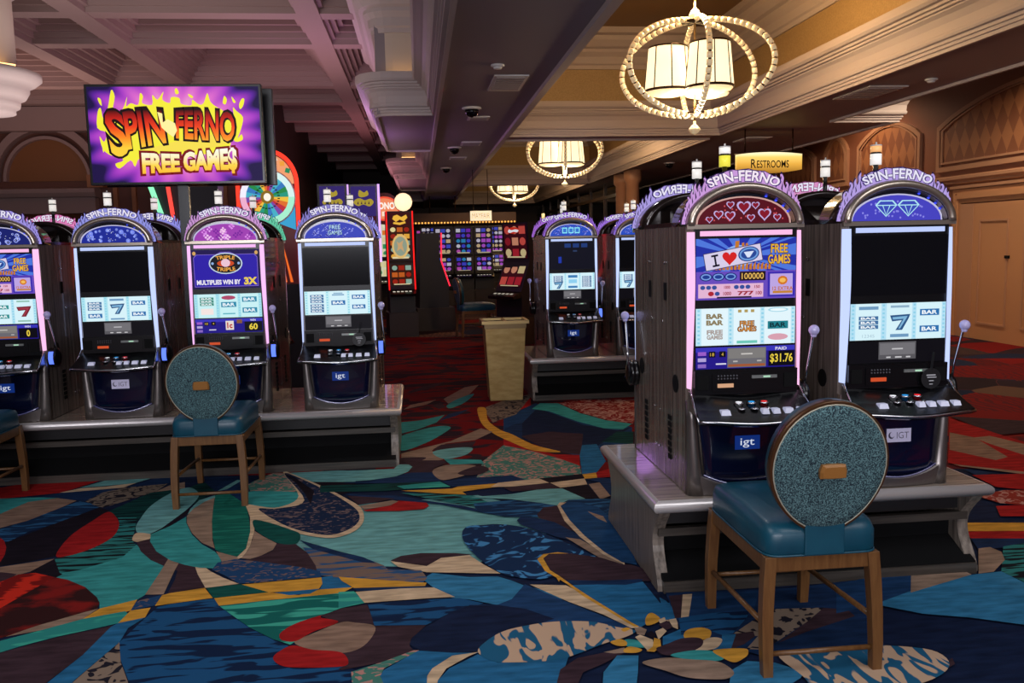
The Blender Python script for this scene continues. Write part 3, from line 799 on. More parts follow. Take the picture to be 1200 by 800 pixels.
def heart(x, z, s):
    return [(x + s*0.062*16*math.sin(t)**3, z + s*0.062*(13*math.cos(t)-5*math.cos(2*t)-2*math.cos(3*t)-math.cos(4*t))) for t in [2*PI*i/20 for i in range(20)]]
def arch_print(kind):
    P = Print(); P.s = 0.9
    n = 20; top = [((0.2)*math.cos(PI*i/n), ZA+0.006+0.108*math.sin(PI*i/n)) for i in range(n+1)]
    P.poly([( (x*1.035), z if z < ZA+0.012 else z+0.006) for x, z in top], '#c9c6e8' if kind != 'hearts' else '#d8a8a0')
    bg = {'hearts': '#5a0c1c', 'diamonds': '#4a46c8', 'dots': '#1c2a9a', 'flowers': '#a53fb8', 'free': '#3a46c0', 'rings': '#1a2270', 'cyan': '#2a50c8'}[kind]
    P.poly(top, bg)
    rnd = random.Random(hash_kind(kind)); inside = lambda x, z: (x/0.2)**2 + ((z-ZA-0.006)/0.108)**2 < 0.78 and z > ZA+0.016
    pts = []
    while len(pts) < 46:
        x, z = rnd.uniform(-0.19, 0.19), rnd.uniform(ZA+0.014, ZA+0.11)
        if inside(x, z): pts.append((x, z))
    if kind == 'hearts':
        P.polys([[(x+0.004*math.cos(a), z+0.004*math.sin(a)) for a in (0, 1.26, 2.5, 3.8, 5)] for x, z in pts[:30]], '#d8505a')
        for (x, z, s) in ((0.0, ZA+0.075, 0.032), (0.09, ZA+0.045, 0.03), (-0.06, ZA+0.04, 0.024), (-0.11, ZA+0.045, 0.022), (0.05, ZA+0.082, 0.018), (0.145, ZA+0.03, 0.018), (-0.15, ZA+0.025, 0.016), (0.03, ZA+0.03, 0.018), (-0.06, ZA+0.085, 0.018)):
            P.poly(heart(x, z, s), '#c9b4ea'); P.poly(heart(x, z, s*0.74), '#8a1228')
    elif kind == 'diamonds':
        P.polys([[(x+0.005*math.cos(a), z+0.005*math.sin(a)) for a in (0, 1.26, 2.5, 3.8, 5)] for x, z in pts], '#8f8cf0')
        for s in (-1, 1):
            cx_, cz_ = s*0.05, ZA+0.06
            d = [(cx_-0.05, cz_+0.012), (cx_-0.03, cz_+0.032), (cx_+0.03, cz_+0.032), (cx_+0.05, cz_+0.012), (cx_, cz_-0.038)]
            P.poly(d, '#b8f0ff'); P.poly([(cx_+(x-cx_)*0.86, cz_+(z-cz_)*0.86) for x, z in d], '#3f4fc0')
            P.polys([[(cx_-0.043, cz_+0.009), (cx_+0.043, cz_+0.009), (cx_+0.043, cz_+0.013), (cx_-0.043, cz_+0.013)], [(cx_-0.018, cz_+0.01), (cx_-0.014, cz_+0.01), (cx_+0.001, cz_-0.03), (cx_-0.001, cz_-0.03)], [(cx_+0.014, cz_+0.01), (cx_+0.018, cz_+0.01), (cx_+0.001, cz_-0.03), (cx_-0.001, cz_-0.03)]], '#b8f0ff')
    elif kind in ('dots', 'rings'):
        for k, (x, z) in enumerate(pts[:26]):
            r_ = rnd.uniform(0.007, 0.016); P.ell(x, z, r_, r_, '#7d90f8' if kind == 'dots' else '#9aa8ff', 12)
            if kind == 'rings' or k % 2: P.ell(x, z, r_*0.6, r_*0.6, bg, 12)
        P.polys([[(x+0.003, z), (x, z+0.003), (x-0.003, z), (x, z-0.003)] for x, z in pts], '#e0e6ff')
    elif kind == 'flowers':
        for k, (x, z) in enumerate(pts[:20]):
            c = ('#e58af0', '#f0a8ff', '#7a1ea0', '#ffd0f8')[k % 4]
            P.polys([[(x+0.012*math.cos(a)+0.008*math.cos(a+b_), z+0.012*math.sin(a)+0.008*math.sin(a+b_)) for b_ in (0, 1.5, 3, 4.5)] for a in (0, 1.57, 3.14, 4.7)], c)
    elif kind in ('free', 'cyan'):
        P.polys([[(x-0.012, z-0.004), (x+0.010, z+0.004), (x+0.004, z+0.012), (x-0.004, z+0.002)] for x, z in pts], '#9aa2f8')
        P.polys([[(x-0.008, z+0.004), (x+0.010, z-0.004), (x+0.002, z+0.008)] for x, z in pts[::2]], '#20208a')
        if kind == 'free':
            P.text('FREE', 0.0, ZA+0.078, 0.075, 0.03, '#101850', 0.02); P.text('GAMES', 0.0, ZA+0.042, 0.095, 0.03, '#101850', 0.02)
            P.text('FREE', 0.0, ZA+0.079, 0.072, 0.027, '#c8f4ff', 0.0); P.text('GAMES', 0.0, ZA+0.043, 0.092, 0.027, '#c8f4ff', 0.0)
        else:
            for x in (-0.06, 0.0, 0.06): P.rect(x-0.024, x+0.024, ZA+0.03, ZA+0.085, '#8ff0ff'); P.rect(x-0.016, x+0.016, ZA+0.04, ZA+0.075, '#3a78d8')
    return P.mesh('arch_artwork')
def hash_kind(k): return sum(ord(c)*7 for c in k)

Z1, Z2, X_ = 0.838, 1.093, 0.217
def upper_print(kind):
    P = Print(); P.s = 0.95
    w, z0, z1 = X_, Z1, Z2
    if kind == 'love':
        P.rect(-w, w, z0, z1, '#1f2fa8')
        cx_, cz_ = -0.03, 1.02; rays = []
        for i in range(20):
            a = 2*PI*i/20; r_ = 0.3
            q = [(cx_, cz_), (cx_+r_*math.cos(a), cz_+r_*math.sin(a)), (cx_+r_*math.cos(a+0.16), cz_+r_*math.sin(a+0.16))]
            q = [(max(-w, min(w, x)), max(z0+0.11, min(z1, z))) for x, z in q]; rays.append(q)
        P.polys(rays, '#4f78e0'); P.ell(cx_, cz_, 0.07, 0.045, '#8fb4f4')
        P.rect(-w, w, z0, z0+0.118, '#6a4cc0')
        P.rect(-w+0.01, 0.075, z0+0.008, z0+0.066, '#e8b8d8')
        rnd = random.Random(3)
        P.polys([[(x, z0+0.125), (x+0.012, z0+0.123), (x+0.014, z0+0.148+rnd.random()*0.01), (x+0.003, z0+0.145)] for x in [-0.17+i*0.0165 for i in range(17)]], '#c87a28')
        P.polys([[(-0.05, z1-0.045), (-0.035, z1-0.05), (-0.03, z1-0.01), (-0.048, z1-0.012)], [(-0.02, z1-0.045), (-0.008, z1-0.045), (-0.01, z1-0.018), (-0.02, z1-0.02)], [(-0.005, z1-0.045), (0.008, z1-0.04), (0.006, z1-0.02), (-0.003, z1-0.022)]], '#c87a28')
        # banner
        ang = 0.17; cr, sr = math.cos(ang), math.sin(ang); bx, bz = -0.055, z0+0.176
        R_ = lambda x, z: (bx + x*cr - z*sr, bz + x*sr + z*cr)
        P.poly([R_(-0.128, -0.036), R_(0.124, -0.036), R_(0.124, 0.038), R_(-0.128, 0.038)], '#3a3560')
        P.poly([R_(-0.125, -0.033), R_(0.121, -0.033), R_(0.121, 0.035), R_(-0.125, 0.035)], '#dcd2ee')
        P.polys([[R_(x, z) for x, z in q] for q in ([(-0.095, -0.024), (-0.065, -0.024), (-0.065, -0.016), (-0.095, -0.016)], [(-0.095, 0.018), (-0.065, 0.018), (-0.065, 0.026), (-0.095, 0.026)], [(-0.084, -0.024), (-0.076, -0.024), (-0.076, 0.026), (-0.084, 0.026)])], '#181428')
        hx, hz = R_(-0.018, 0.002); P.poly(heart(hx, hz, 0.032), '#d82020')
        ox, oz = R_(0.066, 0.002); P.ell(ox, oz, 0.046, 0.031, '#1c3a8a', rot=ang); P.ell(ox, oz, 0.041, 0.027, '#6fa0e0', rot=ang); P.ell(ox, oz, 0.034, 0.02, '#27489a', rot=ang)
        P.poly([(ox-0.022, oz+0.008), (ox+0.022, oz+0.012), (ox+0.004, oz-0.014), (ox-0.006, oz-0.015)], '#dfe8ff')
        for c, e in (('#5a2a08', 0.03), ('#f0b838', 0.0)):
            P.text('FREE', 0.142, z0+0.21, 0.072+e*.2, 0.036+e*.2, c, 0.02+e); P.text('GAMES', 0.142, z0+0.165, 0.096+e*.2, 0.038+e*.2, c, 0.02+e)
        for x in (-0.175, -0.122, -0.069):
            P.ell(x, z0+0.096, 0.027, 0.017, '#142a78'); P.ell(x, z0+0.096, 0.022, 0.013, '#7aa0e8'); P.ell(x, z0+0.096, 0.016, 0.008, '#1c3a90')
        P.rect(-0.03, 0.082, z0+0.078, z0+0.116, '#1c0c18'); P.text('100000', 0.026, z0+0.097, 0.096, 0.026, '#f0c060', 0.01)
        for x in (-0.19, -0.165, -0.14, -0.045, -0.02, 0.005): P.ell(x, z0+0.052, 0.011, 0.009, '#34509c', 10)
        P.text('1000', -0.085, z0+0.052, 0.026, 0.013, '#a01828', 0.02); P.text('150', 0.045, z0+0.052, 0.024, 0.013, '#a01828', 0.02)
        P.ell(-0.155, z0+0.026, 0.013, 0.010, '#b02030', 10); P.ell(-0.128, z0+0.026, 0.011, 0.009, '#34509c', 10)
        P.text('1000', -0.085, z0+0.026, 0.034, 0.015, '#a01828', 0.02); P.text('777', -0.005, z0+0.026, 0.07, 0.017, '#a01828', 0.04); P.text('100', 0.052, z0+0.026, 0.026, 0.015, '#a01828', 0.02)
        P.rect(-0.13, 0.02, z0+0.006, z0+0.013, '#281838')
        P.rect(0.09, w-0.008, z0+0.008, z0+0.112, '#3a2ab0'); P.rect(0.1, w-0.018, z0+0.016, z0+0.104, '#c0a8e8')
        P.ell(0.155, z0+0.076, 0.022, 0.019, '#d87820', 10); P.ell(0.155, z0+0.076, 0.014, 0.01, '#f8c060', 8)
        P.text('12 EXTRA', 0.155, z0+0.042, 0.09, 0.016, '#c86a10', 0.02); P.rect(0.112, 0.198, z0+0.022, z0+0.032, '#c88430')
    elif kind == 'triple':
        P.rect(-w, w, z0, z1, '#1c0c50')
        fr = [(-w+0.012, z0+0.012), (w-0.012, z0+0.012), (w-0.012, z1-0.05), (w-0.03, z1-0.03), (0.06, z1-0.03), (0.03, z1-0.015), (-0.03, z1-0.015), (-0.06, z1-0.03), (-w+0.03, z1-0.03), (-w+0.012, z1-0.05)]
        P.poly(fr, '#8a70d8'); P.poly([(x*0.985, z0+0.1275+(z-z0-0.1275)*0.97) for x, z in fr], '#2a18a8')
        for s in (-1, 1): P.ell(s*(w-0.018), z1-0.022, 0.011, 0.013, '#d8a860', 12)
        P.ell(0, z0+0.165, 0.108, 0.07, '#c8d8e8'); P.ell(0, z0+0.165, 0.1, 0.063, '#10101c')
        def arc_t(s_, up):
            def f(u, v):
                a = u*1.55; r1, r2 = 0.078, 0.046 + v*0.022*up*1.0
                return (0.085*math.sin(a)*(1+0.1*v*up), z0+0.165 + up*(0.040 + v*up*0.024 - 0.020*(1-math.cos(a))*1.0))
            return f
        P.text('TRIPLE', 0, 0, 1, 1, '#f0a840', 0.03, fn=arc_t('', 1)); P.text('TRIPLE', 0, 0, 1, 1, '#f0a840', 0.03, fn=arc_t('', -1))
        P.ell(0, z0+0.165, 0.055, 0.022, '#d04818', 14); P.ell(0, z0+0.168, 0.03, 0.027, '#f0c8d8', 10)
        for s in (-1, 1): P.ell(s*0.084, z0+0.165, 0.009, 0.009, '#8fb4e8', 8)
        P.text('MULTIPLIES WIN BY', -0.05, z0+0.042, 0.28, 0.032, '#f4eef8', 0.04); P.text('3X', 0.155, z0+0.047, 0.085, 0.05, '#f0d050', 0.05)
    elif kind == 'faint':
        P.rect(-w, w, z0, z1, '#10101e')
        for x in (-0.04, 0.04, 0.12): P.rect(x-0.03, x+0.03, z1-0.05, z1-0.012, '#203a78')
        P.rect(-0.13, -0.1, z0+0.06, z0+0.12, '#2038a8'); P.rect(0.01, 0.05, z1-0.09, z1-0.075, '#2c3c60')
    else:
        return None
    return P.mesh('screen_picture')

def bar_sym(P, x, z, w, h, c, ink='#f4fbff'):
    P.rect(x-w/2, x+w/2, z-h/2, z+h/2, c); P.text('BAR', x, z, w*0.8, h*0.62, ink, 0.03)
def reel_print(kind):
    P = Print(); P.s = 1.0
    z0, z1 = 0.645, 0.802; w = X_; zc = (z0+z1)/2
    bg = {'rm1': '#bfe6f4', 'rm2': '#b4e0f4', 'lm0': '#b4e2f2', 'lm1': '#aee4f0', 'lm2': '#a8e0ea', 'lm3': '#c4eef4', 'cm': '#c8f0fa'}[kind]
    P.rect(-w, w, z0, z1, bg)
    for x in (-0.135, 0.005, 0.14): P.rect(x-0.058, x+0.058, z0, z1, '#e2f5fc' if kind == 'rm1' else '#c8f0f4' if kind == 'lm2' else '#d6f2fa')
    ticks = []
    for x in (-0.205, -0.067, 0.073, 0.207):
        for k in range(9): ticks.append((x-0.005, x+0.005, z0+0.008+k*0.017, z0+0.016+k*0.017))
    P.rects(ticks, '#8fd0e8')
    A, B_, D = -0.135, 0.005, 0.14; blue = '#2a6fae'
    if kind == 'rm1':
        for z in (zc+0.045, zc+0.018): P.text('BAR', A, z, 0.075, 0.022, '#8a7a58', 0.05)
        for z in (zc-0.022, zc-0.043): P.text('FREE' if z > zc-.03 else 'GAMES', A, z, 0.07, 0.02, '#a89c98', 0.05)
        P.text('FREE', B_, zc+0.012, 0.066, 0.024, '#5a2c12', 0.07); P.text('GAMES', B_, zc-0.012, 0.085, 0.024, '#5a2c12', 0.07)
        P.text('FREE', B_, zc+0.012, 0.06, 0.02, '#d08838', 0.02); P.text('GAMES', B_, zc-0.012, 0.078, 0.02, '#d08838', 0.02)
        P.rects([(B_-0.04+k*0.028, B_-0.025+k*0.028, z1-0.02, z1-0.008) for k in range(3)], '#b09858'); P.rect(B_-0.045, B_+0.045, z0+0.006, z0+0.018, '#6fc8b8')
        bar_sym(P, D, zc+0.002, 0.09, 0.033, '#1f7f8c', '#0c3038'); P.ell(D, z0+0.03, 0.045, 0.014, '#d8a0b0', 14); P.ell(D, z1-0.012, 0.045, 0.010, '#a8d8e8', 14); P.ell(D, z1-0.012, 0.036, 0.006, '#eefbff', 14)
    else:
        def triple(x, z):
            for k in range(3): bar_sym(P, x, z+0.019-k*0.019, 0.088, 0.0165, '#3f6fa0' if kind != 'lm2' else '#3c8a7a')
        def seven(x, z):
            P.poly([(x-0.044, z+0.03), (x+0.048, z+0.034), (x+0.04, z+0.014), (x+0.012, z-0.034), (x-0.018, z-0.034), (x+0.010, z+0.008), (x-0.034, z+0.004)], '#2c5484' if kind != 'lm0' else '#7a2030')
            P.poly([(x-0.034, z+0.022), (x+0.036, z+0.026), (x+0.028, z+0.012), (x+0.002, z-0.028), (x-0.006, z-0.028), (x+0.018, z+0.014), (x-0.03, z+0.012)], '#7fb4d8' if kind != 'lm0' else '#a03848')
        if kind == 'rm2':
            P.rect(A-0.044, A+0.044, z1-0.026, z1-0.012, '#6f9ac0'); triple(A, zc-0.003); P.text('12345', A, z0+0.018, 0.055, 0.014, '#a8c4d4', 0.0)
            P.rect(B_-0.042, B_+0.042, z1-0.020, z1-0.010, '#8fb0c8'); seven(B_, zc-0.004); P.rect(B_-0.042, B_+0.042, z0+0.010, z0+0.024, '#6f9ac0')
            bar_sym(P, D, zc+0.036, 0.088, 0.028, blue); bar_sym(P, D, zc-0.036, 0.088, 0.028, blue)
        elif kind == 'lm0':
            bar_sym(P, A, zc+0.03, 0.088, 0.026, '#2f8f90'); bar_sym(P, A, zc-0.03, 0.088, 0.026, '#2f8f90'); bar_sym(P, B_, zc+0.03, 0.088, 0.026, '#2f8f90'); bar_sym(P, B_, zc-0.03, 0.088, 0.026, '#2f8f90')
            seven(D, zc); P.rects([(D-0.04, D+0.04, z1-0.018, z1-0.008), (D-0.04, D+0.04, z0+0.012, z0+0.022)], '#8fc0b0')
        elif kind == 'lm1':
            triple(A, zc+0.02); bar_sym(P, A, zc-0.043, 0.088, 0.028, blue); seven(B_, zc); P.rects([(B_-0.044, B_+0.044, z1-0.026, z1-0.012), (B_-0.044, B_+0.044, z0+0.008, z0+0.018)], '#6f9ac0')
            bar_sym(P, D, zc+0.036, 0.088, 0.028, blue); bar_sym(P, D, zc-0.036, 0.088, 0.028, blue)
        elif kind == 'lm2':
            triple(A, zc+0.03); P.rect(A-0.04, A+0.04, z0+0.022, z0+0.062, '#f4e4e0'); P.ell(B_, z1-0.025, 0.046, 0.014, '#b0486a', 12); bar_sym(P, B_, zc+0.008, 0.098, 0.034, '#2a8aac'); P.rect(B_-0.04, B_+0.04, z0+0.022, z0+0.03, '#58b0c0')
            bar_sym(P, D, zc+0.040, 0.095, 0.034, '#2a8aac'); bar_sym(P, D, zc-0.032, 0.095, 0.034, '#2a8aac')
        elif kind == 'lm3':
            triple(A, zc+0.028); triple(A, zc-0.035); P.rects([(B_-0.04, B_+0.04, z1-0.03, z1-0.022), (B_-0.03, B_+0.03, z1-0.018, z1-0.012)], '#6f9ac0'); bar_sym(P, B_, zc, 0.092, 0.03, blue)
            bar_sym(P, D, zc+0.036, 0.088, 0.028, blue); bar_sym(P, D, zc-0.030, 0.088, 0.028, blue)
        else:
            triple(A, zc+0.025); seven(A, zc-0.035); P.rects([(B_-0.045, B_+0.045, z1-0.045, z1-0.02), (B_-0.045, B_+0.045, z0+0.015, z0+0.035)], '#3f7fb8'); P.rect(B_-0.04, B_+0.04, zc-0.018, zc+0.018, '#8fd0f0'); triple(D, zc+0.02); triple(D, zc-0.03)
    return P.mesh('reel_picture')
def lower_print(kind):
    P = Print(); P.s = 0.9; z0, z1, w = 0.545, 0.637, X_
    if kind in ('paid', 'win0', 'win60'):
        P.rect(-w, w, z0, z1, '#23168c'); P.rect(-w, w, z1-0.02, z1, '#3a36c0')
        for k, c in enumerate(('#8f6ac8', '#b8a8e0', '#a060d0')): P.rect(-0.208, -0.172, z0+0.006+k*0.026, z0+0.022+k*0.026, c)
        P.rects([(-0.16, -0.132, z0+0.05, z0+0.075), (-0.115, -0.087, z0+0.05, z0+0.075)], '#0c0818')
        P.text('18', -0.146, z0+0.062, 0.018, 0.014, '#e8c050'); P.text('4', -0.101, z0+0.062, 0.009, 0.014, '#e8c050')
        P.rect(-0.13, -0.085, z0+0.018, z0+0.024, '#e8e4f8')
        if kind != 'win60':
            P.rect(-0.08, 0.09, z0+0.004, z1-0.004, '#6f6d74'); P.rect(-0.076, 0.086, z0+0.042, z1-0.008, '#83807f'); P.rect(-0.076, 0.086, z0+0.008, z0+0.018, '#a85a34'); P.rect(-0.02, 0.03, z0+0.058, z0+0.064, '#d0ccc8'); P.rects([(-0.055, -0.035, z0+0.027, z0+0.033), (0.05, 0.07, z0+0.027, z0+0.033)], '#c0bcb8')
        else:
            P.rect(-0.022, 0.03, z0+0.018, z0+0.078, '#f0e4dc'); P.text('1c', 0.004, z0+0.048, 0.034, 0.04, '#c02020', 0.04); P.rect(0.05, 0.085, z0+0.06, z0+0.085, '#8a5a38')
        P.rect(0.1, 0.214, z0+0.006, z0+0.07, '#080614')
        P.text('PAID' if kind == 'paid' else 'WIN', 0.155, z1-0.012, 0.05 if kind == 'paid' else 0.036, 0.013, '#f0ecf8', 0.02)
        if kind == 'paid': P.text('$31.76', 0.157, z0+0.037, 0.1, 0.042, '#f4d848', 0.02)
        else: P.text('0' if kind == 'win0' else '60', 0.157, z0+0.037, 0.022 if kind == 'win0' else 0.055, 0.042, '#f4d848', 0.03)
    else:
        P.rect(-w, w, z0, z1, '#0d0b12')
        P.rect(-0.085, 0.085, z0+0.014, z1-0.002, '#5c5a5f'); P.rect(-0.08, 0.08, z0+0.034, z1-0.008, '#77757a'); P.rect(-0.025, 0.025, z0+0.056, z0+0.062, '#c8c6ca'); P.rects([(-0.05, -0.03, z0+0.02, z0+0.026), (-0.01, 0.02, z0+0.02, z0+0.026), (0.04, 0.06, z0+0.02, z0+0.026)], '#d0ced2')
    return P.mesh('meter_picture')
def logo_print(kind):
    P = Print(0.0003); z = 0.23
    if kind == 'igt':
        P.s = 0.8; P.rect(-0.055, 0.055, z-0.03, z+0.03, '#12307c'); P.text('igt', 0, z-0.002, 0.062, 0.04, '#e8eeff', 0.0)
    else:
        P.s = 0.4
        pl_ = mat('logo_plate', '#c4c0d8', 0.35, 0.1, '#9a96b4', 0.35); dk = mat('logo_ink', '#4a465c', 0.4)  # slight emission brightens the silver plate, which is no lamp
        P.rect(-0.056, 0.056, z-0.03, z+0.03, pl_); P.text('IGT', 0.018, z, 0.055, 0.028, dk, -0.01); P.ell(-0.034, z, 0.014, 0.015, dk, 16); P.ell(-0.030, z+0.003, 0.011, 0.012, pl_, 16)
    return P.mesh('logo_plate')

def bits(o): o['kind'] = 'stuff'; return o
def slot_machine(loc, rz, label, spec, group='arched slot machines with flame toppers'):
    """spec: neon colour, arch art, upper art, reel art, meter art, logo, crest colours, candle colours"""
    t = thing('slot_machine', label, 'slot machine', loc, rz, group)
    S = lambda key, fn: shared(key, fn)
    front = spec.get('front', True)
    cab = obj('cabinet', S('cab', m_cabinet), t); bits(obj('side_vents', S('sv', m_side_trim), cab)); bits(obj('side_bolts', S('sb', m_screws), cab))
    hood = obj('hood', S('hood', m_hood), t); obj('arch_rim', S('rim', m_rim), hood); obj('arch_recess', S('rec', m_arch_back), hood); bits(obj('blue_led', S('led', m_leds), hood))
    nc = {'pink': (1.0, 0.52, 0.82), 'white': (0.52, 0.62, 1.0), 'lilac': (0.95, 0.5, 0.95)}[spec['neon']]
    for s, nm in ((-1, 'L'), (1, 'R')):
        obj('neon_strip', S('strip'+nm+spec['neon'], lambda: m_strip(s).mesh('neon_strip', glow(nc, 1.15))), t)
    obj('light_bar', S('bar'+spec['neon'], lambda: MB().box(-0.198, 0.198, -0.02, -0.012, 1.104, 1.125).mesh('light_bar', glow(nc, 1.0))), t)
    obj('bezel', S('bez', m_bezel), t)
    aw = obj('arch_glass', S('aw'+spec['arch'], lambda: arch_print(spec['arch'])), hood); aw.location.y = 0.016
    up = obj('upper_screen', S('us', lambda: MB().box(-X_, X_, -0.0155, -0.012, Z1, Z2).mesh('upper_screen', GLASSDARK)), t)
    pm = S('up'+spec['upper'], lambda: upper_print(spec['upper']))
    if pm: pp = obj('screen_picture', pm, up); pp.location.y = -0.0158
    rs = obj('reel_screen', S('rs', lambda: MB().box(-X_, X_, -0.0155, -0.012, 0.645, 0.802).mesh('reel_screen', GLASSDARK)), t)
    rp = obj('reel_picture', S('rp'+spec['reel'], lambda: reel_print(spec['reel'])), rs); rp.location.y = -0.0158
    ls = obj('meter_screen', S('ls', lambda: MB().box(-X_, X_, -0.0155, -0.012, 0.545, 0.637).mesh('meter_screen', GLASSDARK)), t)
    lp = obj('meter_picture', S('lp'+spec['meter'], lambda: lower_print(spec['meter'])), ls); lp.location.y = -0.0158
    pn = obj('player_panel', S('pn', m_ledge), t)
    bits(obj('speaker_dots', S('kp', m_keypad), pn)); obj('bill_slot', S('bl', m_bill), pn); [obj('speaker_grille', S('sg%d' % q, lambda: m_speakers(q)), pn) for q in (-1, 1)]
    obj('ticket_slot', S('tp'+spec.get('tape', 'o'), lambda: m_tape('#f0b890' if spec.get('tape') == 'p' else '#e85a30')), pn)
    dk = obj('button_deck', S('dk', m_deck), t); obj('deck_edge', S('de', m_deck_edge), dk); [obj('deck_bracket', S('wg%d' % q, lambda: m_wing(q)), dk) for q in (-1, 1)]
    for i in range(5): obj('play_button', S('btsq%d' % i, lambda: m_buttons('square', i)), dk)
    for k in ('ring', 'white', 'blue', 'red'): obj({'square': 'play_button', 'ring': 'button_ring'}.get(k, 'round_button'), S('bt'+k, lambda: m_buttons(k)), dk)
    be = obj('belly_panel', S('be', m_belly), t); lg = obj('logo_plate', S('lg'+spec['logo'], lambda: logo_print(spec['logo'])), be); lg.location.y = -0.0475
    obj('belly_lip', S('li', m_lip), t); obj('lip_light', S('ll', m_lip_light), t); [obj('corner_column', S('cc%d' % q, lambda: m_columns(q)), t) for q in (-1, 1)]
    hub = obj('lever_hub', S('hb', m_lever_hub), t); (obj('hub_light', S('hl', m_hub_light), hub) if spec.get('led', True) else None)
    lev = obj('lever_arm', S('la', m_lever_arm), t); obj('lever_knob', S('lk', m_knob), lev)
    seed = spec.get('seed', 1)
    cr = obj('flame_crest', S('cr%s%d' % (spec['crest'], seed % 3), lambda: m_crest(spec['crest'], seed % 3)), t); cr.location.y = 0.02
    bits(obj('flame_lines', S('fl%s%d' % (spec['ink'], seed % 3), lambda: m_crest_ink(spec['ink'], seed % 3)), cr))
    obj('letter_outline', S('to'+spec['ink'], lambda: m_crest_text(spec['ink'], 0.075, -0.0022, 0.0162, 1)), cr)
    obj('crest_lettering', S('tl'+spec['letter'], lambda: m_crest_text(spec['letter'], 0.028, -0.0034, 0.0174, 0)), cr)
    po = obj('candle_pole', S('po', m_pole), t)
    c1, c2 = spec.get('candle', ('#e8e4dc', '#e8e4dc')); obj('candle_lamp', S('ca'+c1+c2, lambda: m_candle(c1, c2, 0.75)), po)
    return t

def machine_base(x0, x1, y0, y1, label):
    """long plinth shared by a bank of machines"""
    t = thing('machine_base', label, 'base', ((x0+x1)/2, (y0+y1)/2, 0)); w = (x1-x0)/2; d = (y1-y0)/2
    H_ = 0.41
    MB().box(-w+0.03, w-0.03, -d+0.03, d-0.03, H_-0.05, H_).build('top_slab', BASEWOOD, t)
    # rounded metal edge all round
    prof = [(0.03*math.cos(a)+0.0, H_-0.027+0.027*math.sin(a)) for a in [PI/2 - PI*i/8 for i in range(9)]]
    path = [(-w+0.03, -d+0.03), (-w+0.03, d-0.03), (w-0.03, d-0.03), (w-0.03, -d+0.03)]     # clockwise: left is outside
    e = sweep(path, prof, True)
    e.sm = [True]*len(e.sm); e.build('rounded_edge', ROUNDEDGE, t)
    for s in (-1, 1):
        yy = s*(d-0.14)
        MB().box(-w+0.05, w-0.05, min(yy, yy-s*0.02), max(yy, yy-s*0.02), H_-0.14, H_-0.05).build('apron', mat('apron_black', '#151315', 0.5), t)
        MB().box(-w+0.05, w-0.05, min(yy, yy+s*0.03), max(yy, yy+s*0.03), H_-0.185, H_-0.15).build('apron_rail', RAILWOOD, t)
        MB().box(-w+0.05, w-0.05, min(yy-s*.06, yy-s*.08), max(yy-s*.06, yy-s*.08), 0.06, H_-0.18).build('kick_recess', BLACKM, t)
        MB().prism([(yy-s*0.06, 0.13), (yy+s*0.1, 0.055), (yy+s*0.1, 0.05), (yy-s*0.06, 0.05)], 'x', -w+0.05, w-0.05).build('foot_rest', BLACKM, t)
        MB().box(-w+0.05, w-0.05, min(yy-s*.06, yy+s*.11), max(yy-s*.06, yy+s*.11), 0.0, 0.05).build('kick_board', RAILWOOD, t)
        # curved bracket at each end: S profile in the y,z plane
    sp = []
    for i in range(15):
        u = i/14; z = H_-0.055 - u*(H_-0.055)
        sp.append((-d + 0.035 + 0.125*math.sin(PI*min(1, u*1.05))**1.3*(1-0.55*u) + 0.02*u, z))
    prof2 = [(y, z) for y, z in sp] + [(-y, z) for y, z in sp[::-1]]
    for s in (-1, 1):
        x = s*(w-0.03)
        MB().prism(prof2, 'x', min(x, x-s*0.05), max(x, x-s*0.05)).build('end_panel', BASEWOODV, t)
    return t

XR, YR = (1.365, 2.045), 3.50
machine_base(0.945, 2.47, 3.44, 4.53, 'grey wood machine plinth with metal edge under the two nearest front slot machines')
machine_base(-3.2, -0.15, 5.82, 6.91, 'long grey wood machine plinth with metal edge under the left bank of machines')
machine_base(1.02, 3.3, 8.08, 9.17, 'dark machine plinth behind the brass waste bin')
B0 = 0.41
LIL, BLU, PNK = '#b49ae8', '#9a9cf0', '#e8a0d8'
def spec(**k):
    d = dict(neon='white', arch='dots', upper='none', reel='lm1', meter='blank', logo='igt', crest=LIL, ink='#3a2470', letter='#f0ecff'); d.update(k); return d
# right bank, front row
slot_machine((XR[0], 3.535, B0), 0, 'slot machine with red heart arch and I-heart banner screen, pink neon sides, nearest the camera', spec(neon='pink', arch='hearts', upper='love', reel='rm1', meter='paid', crest='#d8a4ea', letter='#fff0ff', candle=('#d8d040', '#e8e4dc'), tape='p', led=False))
slot_machine((XR[1], 3.535, B0), 0, 'slot machine with blue diamond arch and dark upper screen, beside the nearest one at right', spec(arch='diamonds', reel='rm2', logo='IGT', crest='#c0a8f0', candle=('#e8e4dc', '#f0b070'), seed=2, led=False))
# right bank, back row (facing away)
slot_machine((XR[0], 4.435, B0), PI, 'slot machine facing away with blue crest, back to back with the hearts machine', spec(neon='white', arch='dots', crest='#b4a4ee', seed=3, led=False))
slot_machine((XR[1], 4.435, B0), PI, 'slot machine facing away with pink crest, back to back with the diamonds machine', spec(neon='pink', crest='#e89ad0', arch='flowers', ink='#7a2060', seed=1, led=False))
